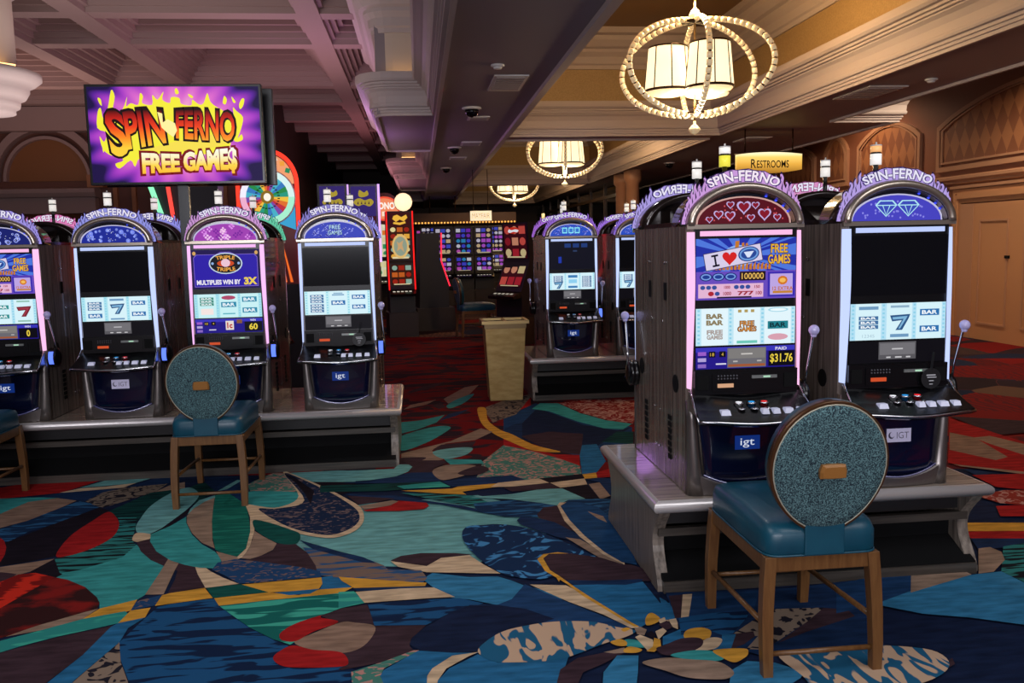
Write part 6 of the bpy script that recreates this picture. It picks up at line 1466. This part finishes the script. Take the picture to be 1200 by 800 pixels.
('BN',0,[(1.107,3.432),(1.397,3.417),(1.293,3.224),(1.025,3.218)]),
('BS',0,[(0.981,3.21),(1.127,3.235),(1.278,3.229),(1.246,3.172),(1.142,3.046),(1.097,3.039),(1.063,3.085),(0.946,3.065)]),
('TPW',0,[(1.145,3.045),(1.3,3.178),(1.388,3.231),(1.586,3.214),(1.457,3.096),(1.268,2.948),(1.19,2.906),(1.144,2.916),(1.226,3.009)]),
('P',0,[(1.275,2.944),(1.457,3.096),(1.584,3.211),(1.668,3.183),(1.669,3.12),(1.42,3.016)]),
('B',0,[(1.098,3.044),(1.158,3.035),(1.133,2.971),(1.093,2.929),(1.021,2.928),(1.079,2.99)]),
('P',0,[(1.152,3.04),(1.225,3.052),(1.215,3.01),(1.149,2.953),(1.09,2.925)]),
('OC',1,[(0.958,3.07),(0.989,3.106),(1.042,3.113),(1.067,3.08),(1.043,3.024),(1.014,3.012),(0.954,3.031)]),
('CR',1,[(0.958,2.933),(1.012,3.005),(1.055,3.025),(1.085,3.004),(1.045,2.944),(0.997,2.927)]),
('P',1,[(0.821,2.968),(0.864,2.993),(0.936,3.034),(0.997,3.033),(1.011,3.003),(0.983,2.954),(0.911,2.915),(0.841,2.914)]),
('T',1,[(0.858,2.911),(0.959,2.935),(1.033,2.911),(1.047,2.871),(1.015,2.845),(0.939,2.856)]),
('OC',1,[(1.023,2.925),(1.138,2.922),(1.139,2.883),(1.109,2.849),(1.066,2.825),(1.038,2.86)]),
('BL',0,[(1.034,2.771),(1.113,2.828),(1.206,2.802),(1.278,2.721),(1.244,2.683),(1.12,2.599),(0.968,2.622)]),
('TP',1,[(0.743,2.872),(0.836,2.895),(0.915,2.871),(1.008,2.84),(1.038,2.781),(1.029,2.738),(0.981,2.716),(0.874,2.743),(0.809,2.802)]),
('P',0,[(1.183,2.62),(1.271,2.577),(1.521,2.54),(1.815,2.699),(1.832,2.742),(1.61,2.598),(1.436,2.583)]),
('ZB',1,[(1.24,2.856),(1.356,2.877),(1.533,2.872),(1.65,2.867),(1.796,2.807),(1.796,2.701),(1.673,2.61),(1.482,2.566),(1.271,2.577),(1.26,2.693)]),
('BN',0,[(1.744,3.426),(1.946,3.492),(2.117,3.479),(2.014,3.306),(1.798,3.207),(1.608,3.153)]),
('BL',0,[(1.801,3.212),(2.02,3.315),(2.359,3.436),(2.525,3.454),(2.539,3.277),(2.281,2.935),(2.1,3.037),(1.939,3.098)]),
('OC',0,[(2.768,4.095),(3.11,4.036),(3.019,3.915),(2.702,3.963)]),
('R',0,[(2.704,3.969),(3.023,3.92),(2.946,3.818),(2.66,3.87)]),
('N',0,[(2.66,3.87),(2.946,3.818),(2.878,3.728),(2.599,3.722)]),
('TS',0,[(2.738,3.739),(2.915,3.776),(2.546,3.286),(2.525,3.454)]),
('TP',0,[(2.608,3.734),(2.672,3.742),(2.683,3.675),(2.631,3.578),(2.49,3.455),(2.411,3.445)]),
('TP',0,[(2.123,3.49),(2.371,3.495),(2.375,3.44),(2.007,3.297)]),
('R',0,[(4.26,6.526),(4.269,6.286),(4.264,5.908),(4.279,5.565),(3.726,4.832),(3.412,5.225)]),
('P',0,[(4.313,6.608),(4.823,6.285),(4.569,5.949),(4.264,5.908),(4.273,6.274)]),
('TPs',0,[(3.954,6.05),(4.027,5.855),(3.882,5.295),(3.751,5.231),(3.631,5.549)]),
('TP',0,[(4.017,5.857),(4.166,5.887),(4.249,5.525),(4.023,5.226),(4.006,5.657)]),
('TP',0,[(3.421,5.192),(3.777,4.9),(3.735,4.845),(3.436,5.135)]),
('N',0,[(3.414,5.071),(3.538,4.956),(3.394,4.877)]),
('R',0,[(3.378,4.926),(3.768,4.888),(3.513,4.551),(3.351,4.662)]),
('PKR',0,[(3.126,4.525),(3.359,4.595),(3.519,4.559),(3.316,4.29),(3.169,4.366)]),
('R',0,[(3.11,4.321),(3.334,4.314),(3.193,4.127),(3.02,4.157)]),
]
PAL = {'T': '#338c8a', 'LT': '#649c9a', 'TD': '#124a46', 'TDs': '#14695c', 'TDk': '#0c4a42', 'TS': '#338a88', 'TW': '#147068', 'Tw': '#329c94', 'N': '#142a4c', 'ND': '#101c36', 'BN': '#18385e', 'B': '#205e88', 'B2': '#183e66', 'BL': '#2e7096', 'BS': '#1f5a8c', 'BSn': '#163458', 'Bn': '#224a78', 'BB': '#1c2c4c', 'BW': '#17335a', 'R': '#98181a', 'RS': '#8c1a18', 'RPK': '#8a1616', 'PR': '#3a1a1c', 'PKR': '#a3382c', 'P': '#38262e', 'PB': '#16101a', 'TP': '#8c7362', 'TPs': '#84695a', 'TPK': '#8c7a6c', 'TPW': '#9a8674', 'TPB': '#8a7266', 'PKT': '#4f8a7c', 'CR': '#c2a888', 'OC': '#c68f34', 'ZB': '#24688f', 'RU': '#7c1214'}
def _dk(h, f=0.82): return '#%02x%02x%02x' % tuple(int(int(h[i:i+2], 16)*f) for i in (1, 3, 5))
PAL = {k: _dk(v) for k, v in PAL.items()}
def carpet(code):
    k = 'carpet_' + code; c = PAL[code]; kw = dict(rough=0.95, spec=0.08, coord='Object', bump=0.0)
    if code in ('TS', 'TDs', 'TD'): return two_tone(k, c, '#11161c' if code == 'TS' else '#1c7060' if code == 'TDs' else '#081e22', 'noise', 5.0, (0.8, 7.0, 1), lo=0.5 if code == 'TS' else 0.48, hi=0.54 if code == 'TS' else 0.62, detail=2.0, **kw)
    if code in ('TW', 'Tw'): return two_tone(k, c, '#3a9c88', 'noise', 4.0, (0.8, 4.5, 1), lo=0.53, hi=0.58, detail=1.5, distort=0.6, **kw)
    if code in ('BS', 'BSn'): return two_tone(k, c, '#0d1f3c' if code == 'BS' else '#28587f', 'noise', 4.5, (0.9, 4.6, 1), lo=0.52, hi=0.56, detail=2.0, distort=0.8, **kw)
    if code == 'RU': return two_tone(k, c, '#2a1a22', 'noise', 1.6, (1.0, 2.6, 1), lo=0.5, hi=0.54, detail=1.0, distort=1.5, **kw)
    if code in ('ZB',): return two_tone(k, c, '#b89a80', 'noise', 7.5, (2.2, 0.7, 1), lo=0.49, hi=0.52, detail=1.5, distort=1.0, **kw)
    if code in ('PKT', 'PKR'): return two_tone(k, c, '#a87a70', 'noise', 8, (1.2, 1.4, 1), lo=0.52, hi=0.56, detail=1.0, distort=3.0, **kw)
    if code in ('RPK',): return two_tone(k, c, '#a07a72', 'noise', 8, (1, 1.2, 1), lo=0.5, hi=0.54, detail=1.0, distort=3.0, **kw)
    if code in ('BW',): return two_tone(k, c, '#3f7cac', 'noise', 6.0, (1, 1.2, 1), lo=0.56, hi=0.62, detail=1.0, distort=2.5, **kw)
    if code in ('BB', 'Bn'): return two_tone(k, c, '#6a5858', 'noise', 11, (1, 1.4, 1), lo=0.58, hi=0.62, detail=1.0, distort=2.5, **kw)
    if code in ('TPK', 'TPW'): return two_tone(k, c, '#1c1a24', 'noise', 9, (1, 1, 1), lo=0.55, hi=0.58, detail=1.0, distort=3.0, **kw)
    if code in ('TPB',): return two_tone(k, c, '#244a72', 'noise', 5.0, (0.9, 4.5, 1), lo=0.48, hi=0.54, detail=2.0, distort=0.6, **kw)
    if code in ('PR',): return two_tone(k, c, '#7a1a18', 'noise', 4.5, (1, 1.5, 1), lo=0.5, hi=0.62, **kw)
    if code in ('RS',): return two_tone(k, c, '#c02a1c', 'wave', 6, (0.3, 3, 1), lo=0.5, hi=0.7, **kw)
    # plain pile with soft shading of the dye
    r = [int(c[i:i+2], 16) for i in (1, 3, 5)]; c2 = '#%02x%02x%02x' % tuple(min(255, int(v*1.28+6)) for v in r)
    return two_tone(k, c, c2, 'noise', 9.0, (0.8, 3.2, 1), lo=0.32, hi=0.68, detail=10.0, **kw)
cb = MB(); cm = []
for i, (code, sm, pts) in enumerate(CARPET):
    m = carpet(code)
    if m not in cm: cm.append(m)
    q = smooth2d(pts, 5) if sm else smooth2d(pts, 1)
    cb.add([(x, y, 0.0004 + i*0.00005) for x, y in q], [tuple(range(len(q)))], cm.index(m))
me = cb.mesh('carpet_pattern', cm)
for p in me.polygons:
    if p.normal.z < 0: p.flip()
o = obj('carpet_pattern', me, floor); o['kind'] = 'stuff'
# ------------------------------------------------------------------ machines farther down the room
def art(P, x0, x1, z0, z1, pal, seed, bg):
    rnd = random.Random(seed); P.rect(x0, x1, z0, z1, bg)
    w, h = x1-x0, z1-z0; nx, nz = 3, max(2, round(h/w*3))
    for i in range(nx):
        for j in range(nz):
            cx_, cz_ = x0+w*(i+0.5)/nx, z0+h*(j+0.5)/nz; c = rnd.choice(pal)
            if rnd.random() < 0.5: P.ell(cx_, cz_, w/nx*0.4, h/nz*0.36, c, 10)
            else: P.rect(cx_-w/nx*0.42, cx_+w/nx*0.42, cz_-h/nz*0.34, cz_+h/nz*0.34, c)
    P.rects([(x0+w*0.1, x1-w*0.1, z0+h*0.02, z0+h*0.06)], '#f0e0b0')
def video_slot(loc, rz, label, pal, bg, seed, w=0.5, top=1.75, neon=None, slant=0.12, topper=None, dim=0.9, group='video slot machines down the room'):
    t = thing('video_slot_machine', label, 'slot machine', loc, rz, group)
    h = w/2
    MB().box(-h-0.03, h+0.03, -0.08, 0.6, 0.0, 0.40).build('pedestal', mat('pedestal_brown', '#2a1c16', 0.5), t)
    # side profile: belly, deck, leaning lower screen, upright upper screen
    MB().prism([(0.02, 0.4), (0.02, 0.72), (0.0, 0.76), (0.03, 0.84), (0.03+slant, 1.22), (0.10+slant*0.6, 1.26), (0.16, top), (0.5, top), (0.55, 0.4)], 'x', -h, h).build('cabinet', mat('cabinet_charcoal', '#15121a', 0.25, 0.2), t)
    MB().prism([(0.0, 0.70), (-0.14, 0.68), (-0.15, 0.72), (0.01, 0.79)], 'x', -h, h).build('button_deck', BLACK, t)
    P = Print(); P.s = dim; P.rects([(-h*0.8+i*w*0.16, -h*0.8+i*w*0.16+w*0.1, -0.02, 0.02) for i in range(5)], '#f0e4d0'); o = P.build('deck_buttons', t); o['kind'] = 'stuff'; o.location = (0, -0.075, 0.757); o.rotation_euler.x = -PI/2+0.3
    for nm, y0, z0, y1, z1, sd in (('lower_screen', 0.03, 0.86, 0.03+slant, 1.2, seed), ('upper_screen', 0.10+slant*0.6, 1.28, 0.16, top-0.03, seed+9)):
        ln = math.hypot(y1-y0, z1-z0); P = Print(); P.s = dim; art(P, -h+0.04, h-0.04, 0.0, ln, pal, sd, bg); o = P.build(nm, t); o.location = (0, y0-0.004, z0); o.rotation_euler.x = -math.atan2(y1-y0, z1-z0)
    if neon:
        for s in (-1, 1): MB().tube([(s*(h+0.006), 0.0, 0.78), (s*(h+0.006), 0.02+slant, 1.22), (s*(h+0.006), 0.13, top)], 0.012, 8).build('neon_edge', glow(neon, 1.6), t)
    if topper: topper(t, h, top)
    return t
def lamp_topper(t, h, top):
    MB().cyl((0.1, 0.3, top), 0.012, 0.1, 8).build('candle_pole', BLACK, t); MB().cyl((0.1, 0.3, top+0.1), 0.028, 0.09, 12).build('candle_lamp', mat('candle_warm', '#f0d8a0', 0.4, 0, '#ffd890', 1.0), t)
RED = ['#e03020', '#f0a030', '#f4d060', '#c01848', '#f0e0d0']; PUR = ['#8a30d0', '#4a50f0', '#e060d0', '#f0f0ff', '#30a0e0']; GOLD = ['#f0b040', '#c86020', '#8fb0a0', '#f0e0a0', '#a02010']

# prize wheel machine
t = thing('wheel_machine', 'prize wheel machine with coloured wedges glowing behind the left bank', 'slot machine', (-1.58, 9.5, 0))
MB().box(-0.3, 0.3, 0.0, 0.6, 0, 1.12).build('cabinet', mat('cabinet_charcoal', '#15121a'), t)
n = 26; outl = [(-0.30, 1.12), (0.30, 1.12), (0.30, 2.2)] + [(0.30*math.cos(PI*i/n), 2.2+0.34*math.sin(PI*i/n)) for i in range(1, n)] + [(-0.30, 2.2)]
body = MB().prism(outl, 'y', 0.1, 0.3).build('wheel_tower', mat('tower_red', '#8a1a14', 0.4), t)
MB().tube([(x*1.03, 0.1, z) for x, z in outl[1:]] + [(-0.309, 0.1, 1.12)], 0.022, 8).build('tower_neon', glow('#ff3a28', 1.5), t)
P = Print(); P.s = 1.0
P.poly([(x*0.94, 2.05 + (z-2.05)*0.93) for x, z in outl[2:]], '#f4a070'); 
for k, (a, c) in enumerate(((0.5, '#2a8a5a'), (0.85, '#f0a040'), (1.2, '#f0d8c0'), (1.6, '#f0a040'), (2.0, '#3a9a60'), (2.4, '#f0b060'))): P.ell(0.25*math.cos(a), 2.2+0.27*math.sin(a), 0.035, 0.035, c, 4, rot=a)
P.polys([[(x, 1.14), (x+0.03, 1.14), (x*0.4+0.015, 1.74)] for x in [-0.26+i*0.065 for i in range(8)]], '#f06a28')
P.poly([(0.08, 1.78), (0.28, 1.70), (0.28, 1.95)], '#3aa0d0'); P.build('tower_picture', body).location.y = 0.098
wheel = MB().lathe([(0.295, 0.04), (0.295, 0.0), (0.27, -0.01)], (0.0, 0.08, 2.05), 40, axis='y').build('wheel', mat('wheel_rim', '#d8c8e0', 0.3), t)
P = Print(); P.s = 1.0
P.polys([[(0.283*math.cos(a), 0.283*math.sin(a)) for a in (2*PI*i/24, 2*PI*(i+1)/24)] + [(0.215*math.cos(a), 0.215*math.sin(a)) for a in (2*PI*(i+1)/24, 2*PI*i/24)] for i in range(0, 6)], '#f0c8e8')
for q, c in enumerate(('#d8f4f0', '#f4f0ff', '#f0b0d0', '#a8f0d0')): P.polys([[(0.285*math.cos(a), 0.285*math.sin(a)) for a in (2*PI*(i+q*6)/24, 2*PI*(i+1+q*6)/24)] + [(0.215*math.cos(a), 0.215*math.sin(a)) for a in (2*PI*(i+1+q*6)/24, 2*PI*(i+q*6)/24)] for i in range(6)], c)
wc = ['#2a9a80', '#c03040', '#3a7ac0', '#f0c040', '#7a4aa8', '#2a8a4a', '#e07030', '#48b0c8']
for i in range(24):
    a0, a1 = 2*PI*i/24, 2*PI*(i+1)/24; P.poly([(0.06*math.cos(a0), 0.06*math.sin(a0)), (0.222*math.cos(a0), 0.222*math.sin(a0)), (0.222*math.cos(a1), 0.222*math.sin(a1)), (0.06*math.cos(a1), 0.06*math.sin(a1))], wc[(i*5) % 8])
P.rects([(0.12*math.cos(a)-0.012, 0.12*math.cos(a)+0.012, 0.12*math.sin(a)-0.006, 0.12*math.sin(a)+0.006) for a in [2*PI*(i+.5)/24 for i in range(24)]], '#18241c')
P.ell(0, 0, 0.07, 0.07, '#8a6a20'); P.ell(0, 0, 0.038, 0.042, '#fff8e8')
P.build('wheel_face', wheel, loc=(0, 0.066, 2.05))
# neighbouring machine with slanting neon tubes
t = thing('neon_tower_machine', 'tall dark machine with slanting green and red neon tubes behind the promo monitor', 'slot machine', (-2.45, 9.6, 0))
MB().box(-0.3, 0.3, 0.0, 0.6, 0, 1.2).build('cabinet', mat('cabinet_charcoal', '#15121a'), t)
MB().prism([(-0.34, 2.35), (0.34, 2.35), (0.26, 1.2), (-0.26, 1.2)], 'y', 0.12, 0.4).build('tower', mat('cabinet_charcoal', '#15121a'), t)
MB().tube([(-0.42, 0.08, 2.4), (-0.22, 0.08, 1.75)], 0.028, 8).build('green_neon', glow('#8af0b8', 1.3), t)
MB().tube([(-0.20, 0.08, 2.4), (-0.13, 0.08, 1.75)], 0.022, 8).build('red_neon', glow('#ff4a40', 1.3), t)
P = Print(); P.s = 0.8; art(P, -0.1, 0.24, 1.3, 1.7, RED, 5, '#301030'); P.build('screen', t).location.y = 0.118

# tall purple screens, Y about 17
def tall(loc, label, seed, wide):
    t = thing('tall_video_machine', label, 'slot machine', loc, 0, 'tall machines behind the left bank')
    MB().box(-0.28, 0.28, 0.1, 0.6, 0, 1.1).build('cabinet', mat('cabinet_charcoal', '#15121a'), t)
    MB().box(-0.28, 0.28, 0.2, 0.32, 1.1, 2.72).build('screen_housing', BLACK, t)
    P = Print(); P.s = 0.75; P.rect(-0.24, 0.24, 1.2, 2.68, '#3a1440'); P.rect(-0.24, 0.24, 2.1, 2.68, '#3a2a78'); P.rect(-0.24, 0.24, 1.9, 2.1, '#4a1418')
    P.polys([smooth2d([(-0.09, 2.5), (-0.02, 2.47), (0.1, 2.51), (0.08, 2.6), (0.02, 2.56), (-0.07, 2.61)], 3), smooth2d([(-0.19, 2.36), (-0.1, 2.30), (0.0, 2.33), (0.12, 2.29), (0.2, 2.37), (0.14, 2.44), (0.03, 2.41), (-0.06, 2.45), (-0.15, 2.43)], 3)], '#c0a838'); P.polys([[(-0.12+i*0.07, 2.34), (-0.09+i*0.07, 2.33), (-0.10+i*0.07, 2.40)] for i in range(4)], '#38103c')
    P.rect(-0.12, 0.12, 1.82, 1.93, '#2a8a3a'); P.rects([(-0.2, 0.2, 1.66, 1.72), (-0.16, 0.16, 1.5, 1.56)], '#8a3a30'); P.build('screen_picture', t).location.y = 0.198
    if wide:
        for s in (-1, 1): MB().tube([(s*0.3, 0.19, 1.2), (s*0.3, 0.19, 2.72)], 0.022, 8).build('neon_edge', glow('#d8a8ff', 1.4), t)
tall((-1.62, 17, 0), 'tall machine with purple screen half hidden behind the free games machine', 1, False)
tall((-1.04, 17.2, 0), 'tall machine with red and purple screen between lilac neon edges', 2, True)
# oval red marquee and globe machines
def oval_topper(t, h, top):
    P = Print(); P.s = 1.0; P.ell(0, 0, 0.33, 0.26, '#f0543a'); P.ell(0, 0.0, 0.30, 0.22, '#f08a60'); P.text('MONO', 0, 0.06, 0.46, 0.15, '#fff4e8', 0.04); P.rect(-0.05, 0.26, -0.16, -0.06, '#fbe0c8'); P.build('marquee', t, loc=(0, 0.1, top+0.26))
    MB().lathe([(0.34, 0.0), (0.34, 0.08)], (0, 0.1, top+0.26), 28, axis='y').build('marquee_box', mat('marquee_red', '#8a1810', 0.4), t)
video_slot((-0.70, 18.9, 0), 0, 'machine with glowing red oval marquee behind the left bank', ['#f4f0d0', '#3a9a60', '#f08030', '#e8d8a0'], '#e8e4c0', 21, 0.52, 2.05, None, 0.1, oval_topper, 0.75)
def globe_topper(t, h, top):
    MB().sphere((0.08, 0.2, top+0.15), 0.15, 20).build('globe', mat('globe_glow', '#fff0d8', 0.4, 0, (1.0, 0.72, 0.42), 1.3), t)
    MB().lathe([(0.155, -0.01), (0.155, 0.01)], (0.08, 0.2, top+0.15), 24, axis='y').build('globe_ring', mat('globe_ring_bronze', '#6a2a18', 0.4), t)
def gold_machine(loc, rz, label):
    t = video_slot(loc, rz, label, GOLD, '#3a1408', 33, 0.42, 2.08, '#e01818', 0.06, globe_topper, 0.8)
    P = Print(); P.s = 0.95; P.rect(-0.17, 0.17, 1.82, 2.06, '#38080c')
    P.polys([[(-0.12, 1.95), (-0.06, 1.9), (0.0, 1.94), (0.07, 1.91), (0.13, 1.97), (0.11, 2.02), (0.03, 1.98), (-0.04, 2.02), (-0.1, 2.0)], [(-0.11, 1.87), (0.0, 1.85), (0.1, 1.88), (0.09, 1.91), (0.0, 1.89), (-0.1, 1.9)]], '#f0b840')
    P.ell(0.0, 1.5, 0.14, 0.2, '#e0b870'); P.ell(0.0, 1.5, 0.11, 0.16, '#8f9c88'); P.polys([[(-0.06, 1.42), (0.0, 1.46), (0.06, 1.4), (0.03, 1.52), (0.05, 1.6), (-0.02, 1.55), (-0.06, 1.58), (-0.04, 1.5)]], '#c8a070')
    P.build('glass_picture', t).location.y = 0.1
gold_machine((-0.28, 14.5, 0), 0.12, 'machine with white globe on top and gold arched glass at the aisle end')
t = video_slot((0.50, 15.7, 0), PI/2+0.15, 'dark machine seen from its side with a red neon edge beside the globe machine', RED, '#200810', 44, 0.5, 1.72, '#ff2a40', 0.12, None, 0.8)
# aisle machine facing left, with a chair before it
t = video_slot((1.32, 13.0, 0), -0.95, 'dark aisle machine with two tilted red screens behind the waste bin', ['#e85a50', '#f0a080', '#c02838', '#f0d8a0', '#a02030'], '#48101c', 55, 0.58, 1.82, None, 0.16, None, 0.5)
P = Print(); P.s = 0.8; P.ell(0.0, 0.0, 0.13, 0.05, '#c83020', 16); P.polys([smooth2d([(-0.12, -0.02), (-0.07, -0.035), (0.0, -0.02), (0.08, -0.03), (0.12, 0.0), (0.05, 0.015), (-0.04, 0.005), (-0.1, 0.02)], 3)], '#e8e8f0'); P.build('logo', t, loc=(0, 0.14, 1.70))
video_slot((2.3, 14.1, 0), -0.80, 'dark aisle machine with a warm lamp on top, next behind the tilted red screens', RED, '#200818', 56, 0.58, 1.8, None, 0.14, lamp_topper, 0.5)
video_slot((2.2, 15.6, 0), 0.0, 'dark machine with a lamp on top beyond the cyan arch machine', PUR, '#100818', 57, 0.55, 1.85, None, 0.12, lamp_topper, 0.5)
video_slot((2.9, 16.2, 0), 0.0, 'dark machine with a lamp on top, right of the one beyond the cyan arch machine', PUR, '#100818', 58, 0.55, 1.85, None, 0.12, lamp_topper, 0.5)
chair((0.92, 14.3, 0), -PI/2+0.2, 'small dim chair with blue seat far down the aisle, past the waste bin')
# far banks
fars = []
for r, (y, xs, tp) in enumerate(((21.5, (0.62, 1.12, 1.62), 1.95), (25.5, (0.3, 0.8, 1.3, 1.8, 2.3), 2.05), (29.5, (-0.4, 0.15, 0.7, 1.25, 1.8), 2.05))):
    for k, x in enumerate(xs):
        place_w = ('first', 'second', 'third', 'fourth', 'fifth')[k]; row_w = ('nearest', 'middle', 'farthest')[r]
        video_slot((x, y, 0), 0.0, '%s machine from the left in the %s glowing bank at the aisle end' % (place_w, row_w), (PUR, RED, PUR)[r] if k % 2 else ['#f0e8ff', '#d060f0', '#5060f0', '#f0d0a0'], '#1a0c30', 70+r*7+k, 0.46, tp, None, 0.1, None, 0.45, 'machine banks at the end of the aisle')
t = thing('light_canopy', 'canopy edged with small gold bulbs above the far machine bank', 'canopy', (0.9, 27.4, 2.2))
[MB().cyl((x, 0.2, 0.3), 0.02, 0.56, 8).build('hanger', SPACER, t) for x in (-0.5, 0.3)]
MB().box(-2.2, 2.2, 0, 0.4, -0.02, 0.3).build('fascia', mat('canopy_brown', '#4a2810', 0.5), t)
b = MB()
for i in range(44): b.sphere((-2.15+i*0.1, -0.01, 0.0), 0.028, 8)
o = b.build('bulbs', glow('#ffb050', 1.5), t); o['kind'] = 'stuff'
